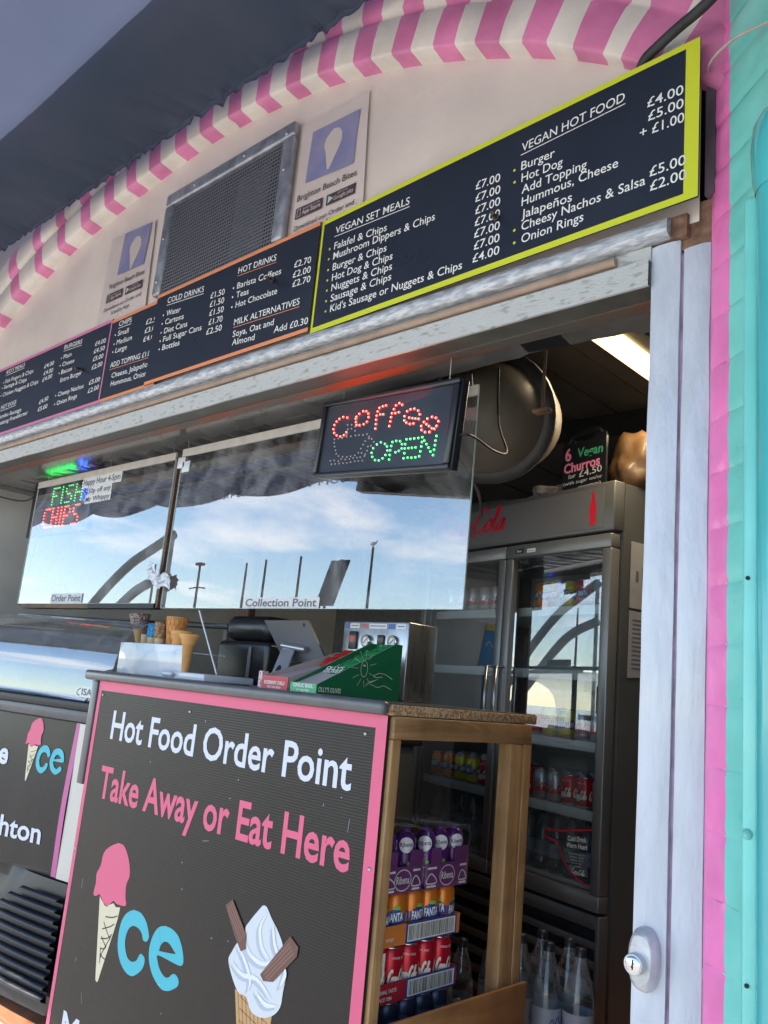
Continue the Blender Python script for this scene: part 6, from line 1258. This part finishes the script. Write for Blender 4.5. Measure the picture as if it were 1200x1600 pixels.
s = MB(); s.tube([(-1.27, .42, 2.45), (-1.275, .425, 2.02)], .005, mat('rusty rod', (.10, .07, .05), .7, var=.3), 7); s.bbox((-1.30, .41, 2.008), (-1.25, .44, 2.019), M_rot, .002); tag(s.build('hanging_rod'), 'thin rusty hanging rod beside the extractor drum', 'rod')
M_bar = mat('dark conduit', (.03, .03, .03), .5)
s = MB(); s.tube(smooth_path([(-1.50, .235, 2.10), (-1.55, .28, 2.06), (-1.58, .33, 2.0), (-1.575, .36, 1.95), (-1.54, .40, 1.90), (-1.50, .45, 1.80), (-1.52, .5, 1.74)], 6), .0045, M_bar, 7); tag(s.build('loose_cable'), 'loose dark cable dangling from the soffit edge in front of the drum', 'cable')
M_lampe = mat('fluorescent tube glow', (.9, .85, .7), .4, emit=(1.0, .74, .36), estr=.9); lp = thing('ceiling_lamp', 'lit fluorescent batten lamp on the kiosk ceiling above the fridge', 'lamp', (-1.30, 1.2, 2.44))
s = MB(); s.bbox((-1.385, .74, 2.425), (-1.215, 2.1, 2.470), mat('lamp housing', (.30, .27, .21), .4), .004); s.build('housing', lp)
s = MB(); [s.bbox((-1.372 + k * .036, .75, 2.408 - (k == 1) * .006), (-1.372 + k * .036 + .030, 2.09, 2.4245), M_lampe, .010, seg=3) for k in range(3)]; s.build('diffuser', lp)
M_btape = mat('black tape', (.012, .013, .016), .45); s = MB(); fz_ = F((0, 0, 2.0865), (1, 0, 0), (0, 1, 0), (0, 0, -1))
s.poly([(-1.106, .098), (-1.045, .097), (-1.062, .212), (-1.130, .208), (-1.178, .200), (-1.164, .123), (-1.112, .119)][::-1], fz_, M_btape, .0); tag(s.build('black_tape'), 'ragged black tape patch stuck under the soffit edge', 'tape')
al = bpy.data.lights.new('tube_light', 'AREA'); al.shape = 'RECTANGLE'; al.size = .09; al.size_y = 1.3; al.energy = 6.0; al.color = (1.0, .80, .52)
ao = bpy.data.objects.new('tube_light', al); COL.objects.link(ao); ao.parent = lp; ao.location = (-.022, .22, -.050)
# rolled flag poster on the left partition
M_ylw = mat('yellow print', (.66, .55, .08), .5); M_blu = mat('blue print', (.02, .25, .60), .45)
s = MB(); fxp = F((-4.695, 0, 0), (0, -1, 0), (0, 0, 1), (1, 0, 0)); s.poly([(-.300, 1.45), (-.145, 1.45), (-.145, 1.715), (-.258, 1.715)], fxp, M_blu, .0, .003); s.poly([(-.258, 1.7155), (-.145, 1.7155), (-.145, 1.76), (-.252, 1.76)], fxp, M_ylw, .0, .003); s.stroke([(-.25, 1.60), (-.22, 1.63), (-.19, 1.59)], .01, fxp, M_txt, .0005); tag(s.build('wall_poster'), 'blue and yellow poster on the white wall at the far left', 'poster')
# ================================================================ seafront behind the photographer (seen in the glass)
M_mast = mat('dark mast', (.06, .065, .07), .5, metal=.4)
for (x, top_, lab) in ((-21.7, 6.35, 'bird'), (-25.7, 6.15, 'a'), (-27.9, 6.1, 'a'), (-29.2, 6.0, 'a'), (-36.5, 6.2, 'a')):
    s = MB(); s.tube([(x, -20, -.02), (x + .03, -20, 3), (x + .08, -20, top_)], [.075, .065, .045], M_mast, 10)
    if lab == 'bird': tag(s.build('flag_mast'), 'dark seafront mast with a gull on top, mirrored in the wide screen', 'mast')
    else: tag(s.build('flag_mast'), 'bare dark mast on the seafront, mirrored in the wide screen', 'mast', 'bare seafront masts')
M_gull = mat('gull white', (.6, .6, .6), .6); s = MB(); c = Vector((-21.62, -20, 6.47))
s.lathe([(0, -.16), (.05, -.10), (.075, 0), (.055, .10), (.03, .15)], M_gull, c, 12, ax=(Vector((0, 1, 0)), Vector((0, 0, 1)), Vector((1, 0, .2)))); s.lathe([(0, -.045), (.04, 0), (.03, .03), (.008, .06), (0, .09)], M_gull, c + Vector((.17, 0, .09)), 10, ax=(Vector((0, 1, 0)), Vector((0, 0, 1)), Vector((1, 0, 0)))); s.tube([c + Vector((0, .02, -.07)), c + Vector((0, .02, -.13))], .008, M_mast, 5); s.tube([c + Vector((0, -.02, -.07)), c + Vector((0, -.02, -.13))], .008, M_mast, 5); tag(s.build('gull'), 'gull perched on top of a seafront mast', 'gull')
lamp_ = thing('street_lamp', 'seafront street lamp with a double head, mirrored at the left of the wide screen', 'street lamp', (-32.6, -20, -.02)); s = MB(); s.tube([(-32.6, -20, -.02), (-32.6, -20, 6.0)], [.09, .05], M_mast, 10); s.build('post', lamp_)
s = MB(); s.tube([(-33.2, -20, 4.95), (-32.6, -20, 5.0), (-32.0, -20, 4.95)], .035, M_mast, 8); s.build('arm', lamp_)
for dx_ in (-.0,): s = MB(); s.bbox((-32.85, -20.12, 6.0), (-32.35, -19.88, 6.14), M_mast, .04); s.build('lantern', lamp_)
bn_ = thing('banner_board', 'dark leaning banner board on a pole, mirrored beside the Collection Point label', 'banner', (-7.63, -5, -.02)); fbn = F((-7.63, -5.0, 2.14), (1, 0, 0), (.40, 0, 1), (0, 1, 0)); M_bann = mat('dark banner cloth', (.05, .055, .075), .6, var=.2)
s = MB(); s.box((-.16, 0, -.01), (.16, .60, .01), M_bann, fbn); s.build('cloth', bn_)
s = MB(); s.tube([(-7.64, -5.02, -.02), (-7.64, -5.02, 2.14), (-7.40, -5.02, 2.72)], .018, M_mast, 8); s.bbox((-7.9, -5.28, -.02), (-7.38, -4.76, .03), M_mast, .01); s.build('pole', bn_)
M_arc = mat('grey steel beam', (.16, .18, .19), .5, metal=.3)
rl = thing('shelter_frame', 'grey sloping steel beams of a seafront shelter, mirrored in the left screen', 'shelter', (-20, -9, -.02))
for P in ([(-25.2, -9, -.02), (-22.6, -9, 1.5), (-20.85, -9, 2.87), (-19.53, -9, 3.69), (-18.57, -9, 4.06), (-17.6, -9, 4.40)], [(-23.6, -9, -.02), (-21.0, -9, 1.75), (-19.44, -9, 2.80), (-18.6, -9, 3.18), (-17.6, -9, 3.40)]):
    s = MB(); s.tube(smooth_path(P, 6), .12, M_arc, 10); s.build('beam', rl)
s = MB(); s.tube([(-17.6, -9, -.02), (-17.6, -9, 4.5)], .05, M_arc, 10); s.build('post', rl)
for o in list(bpy.data.objects):
    if '_base' in o: del o['_base']
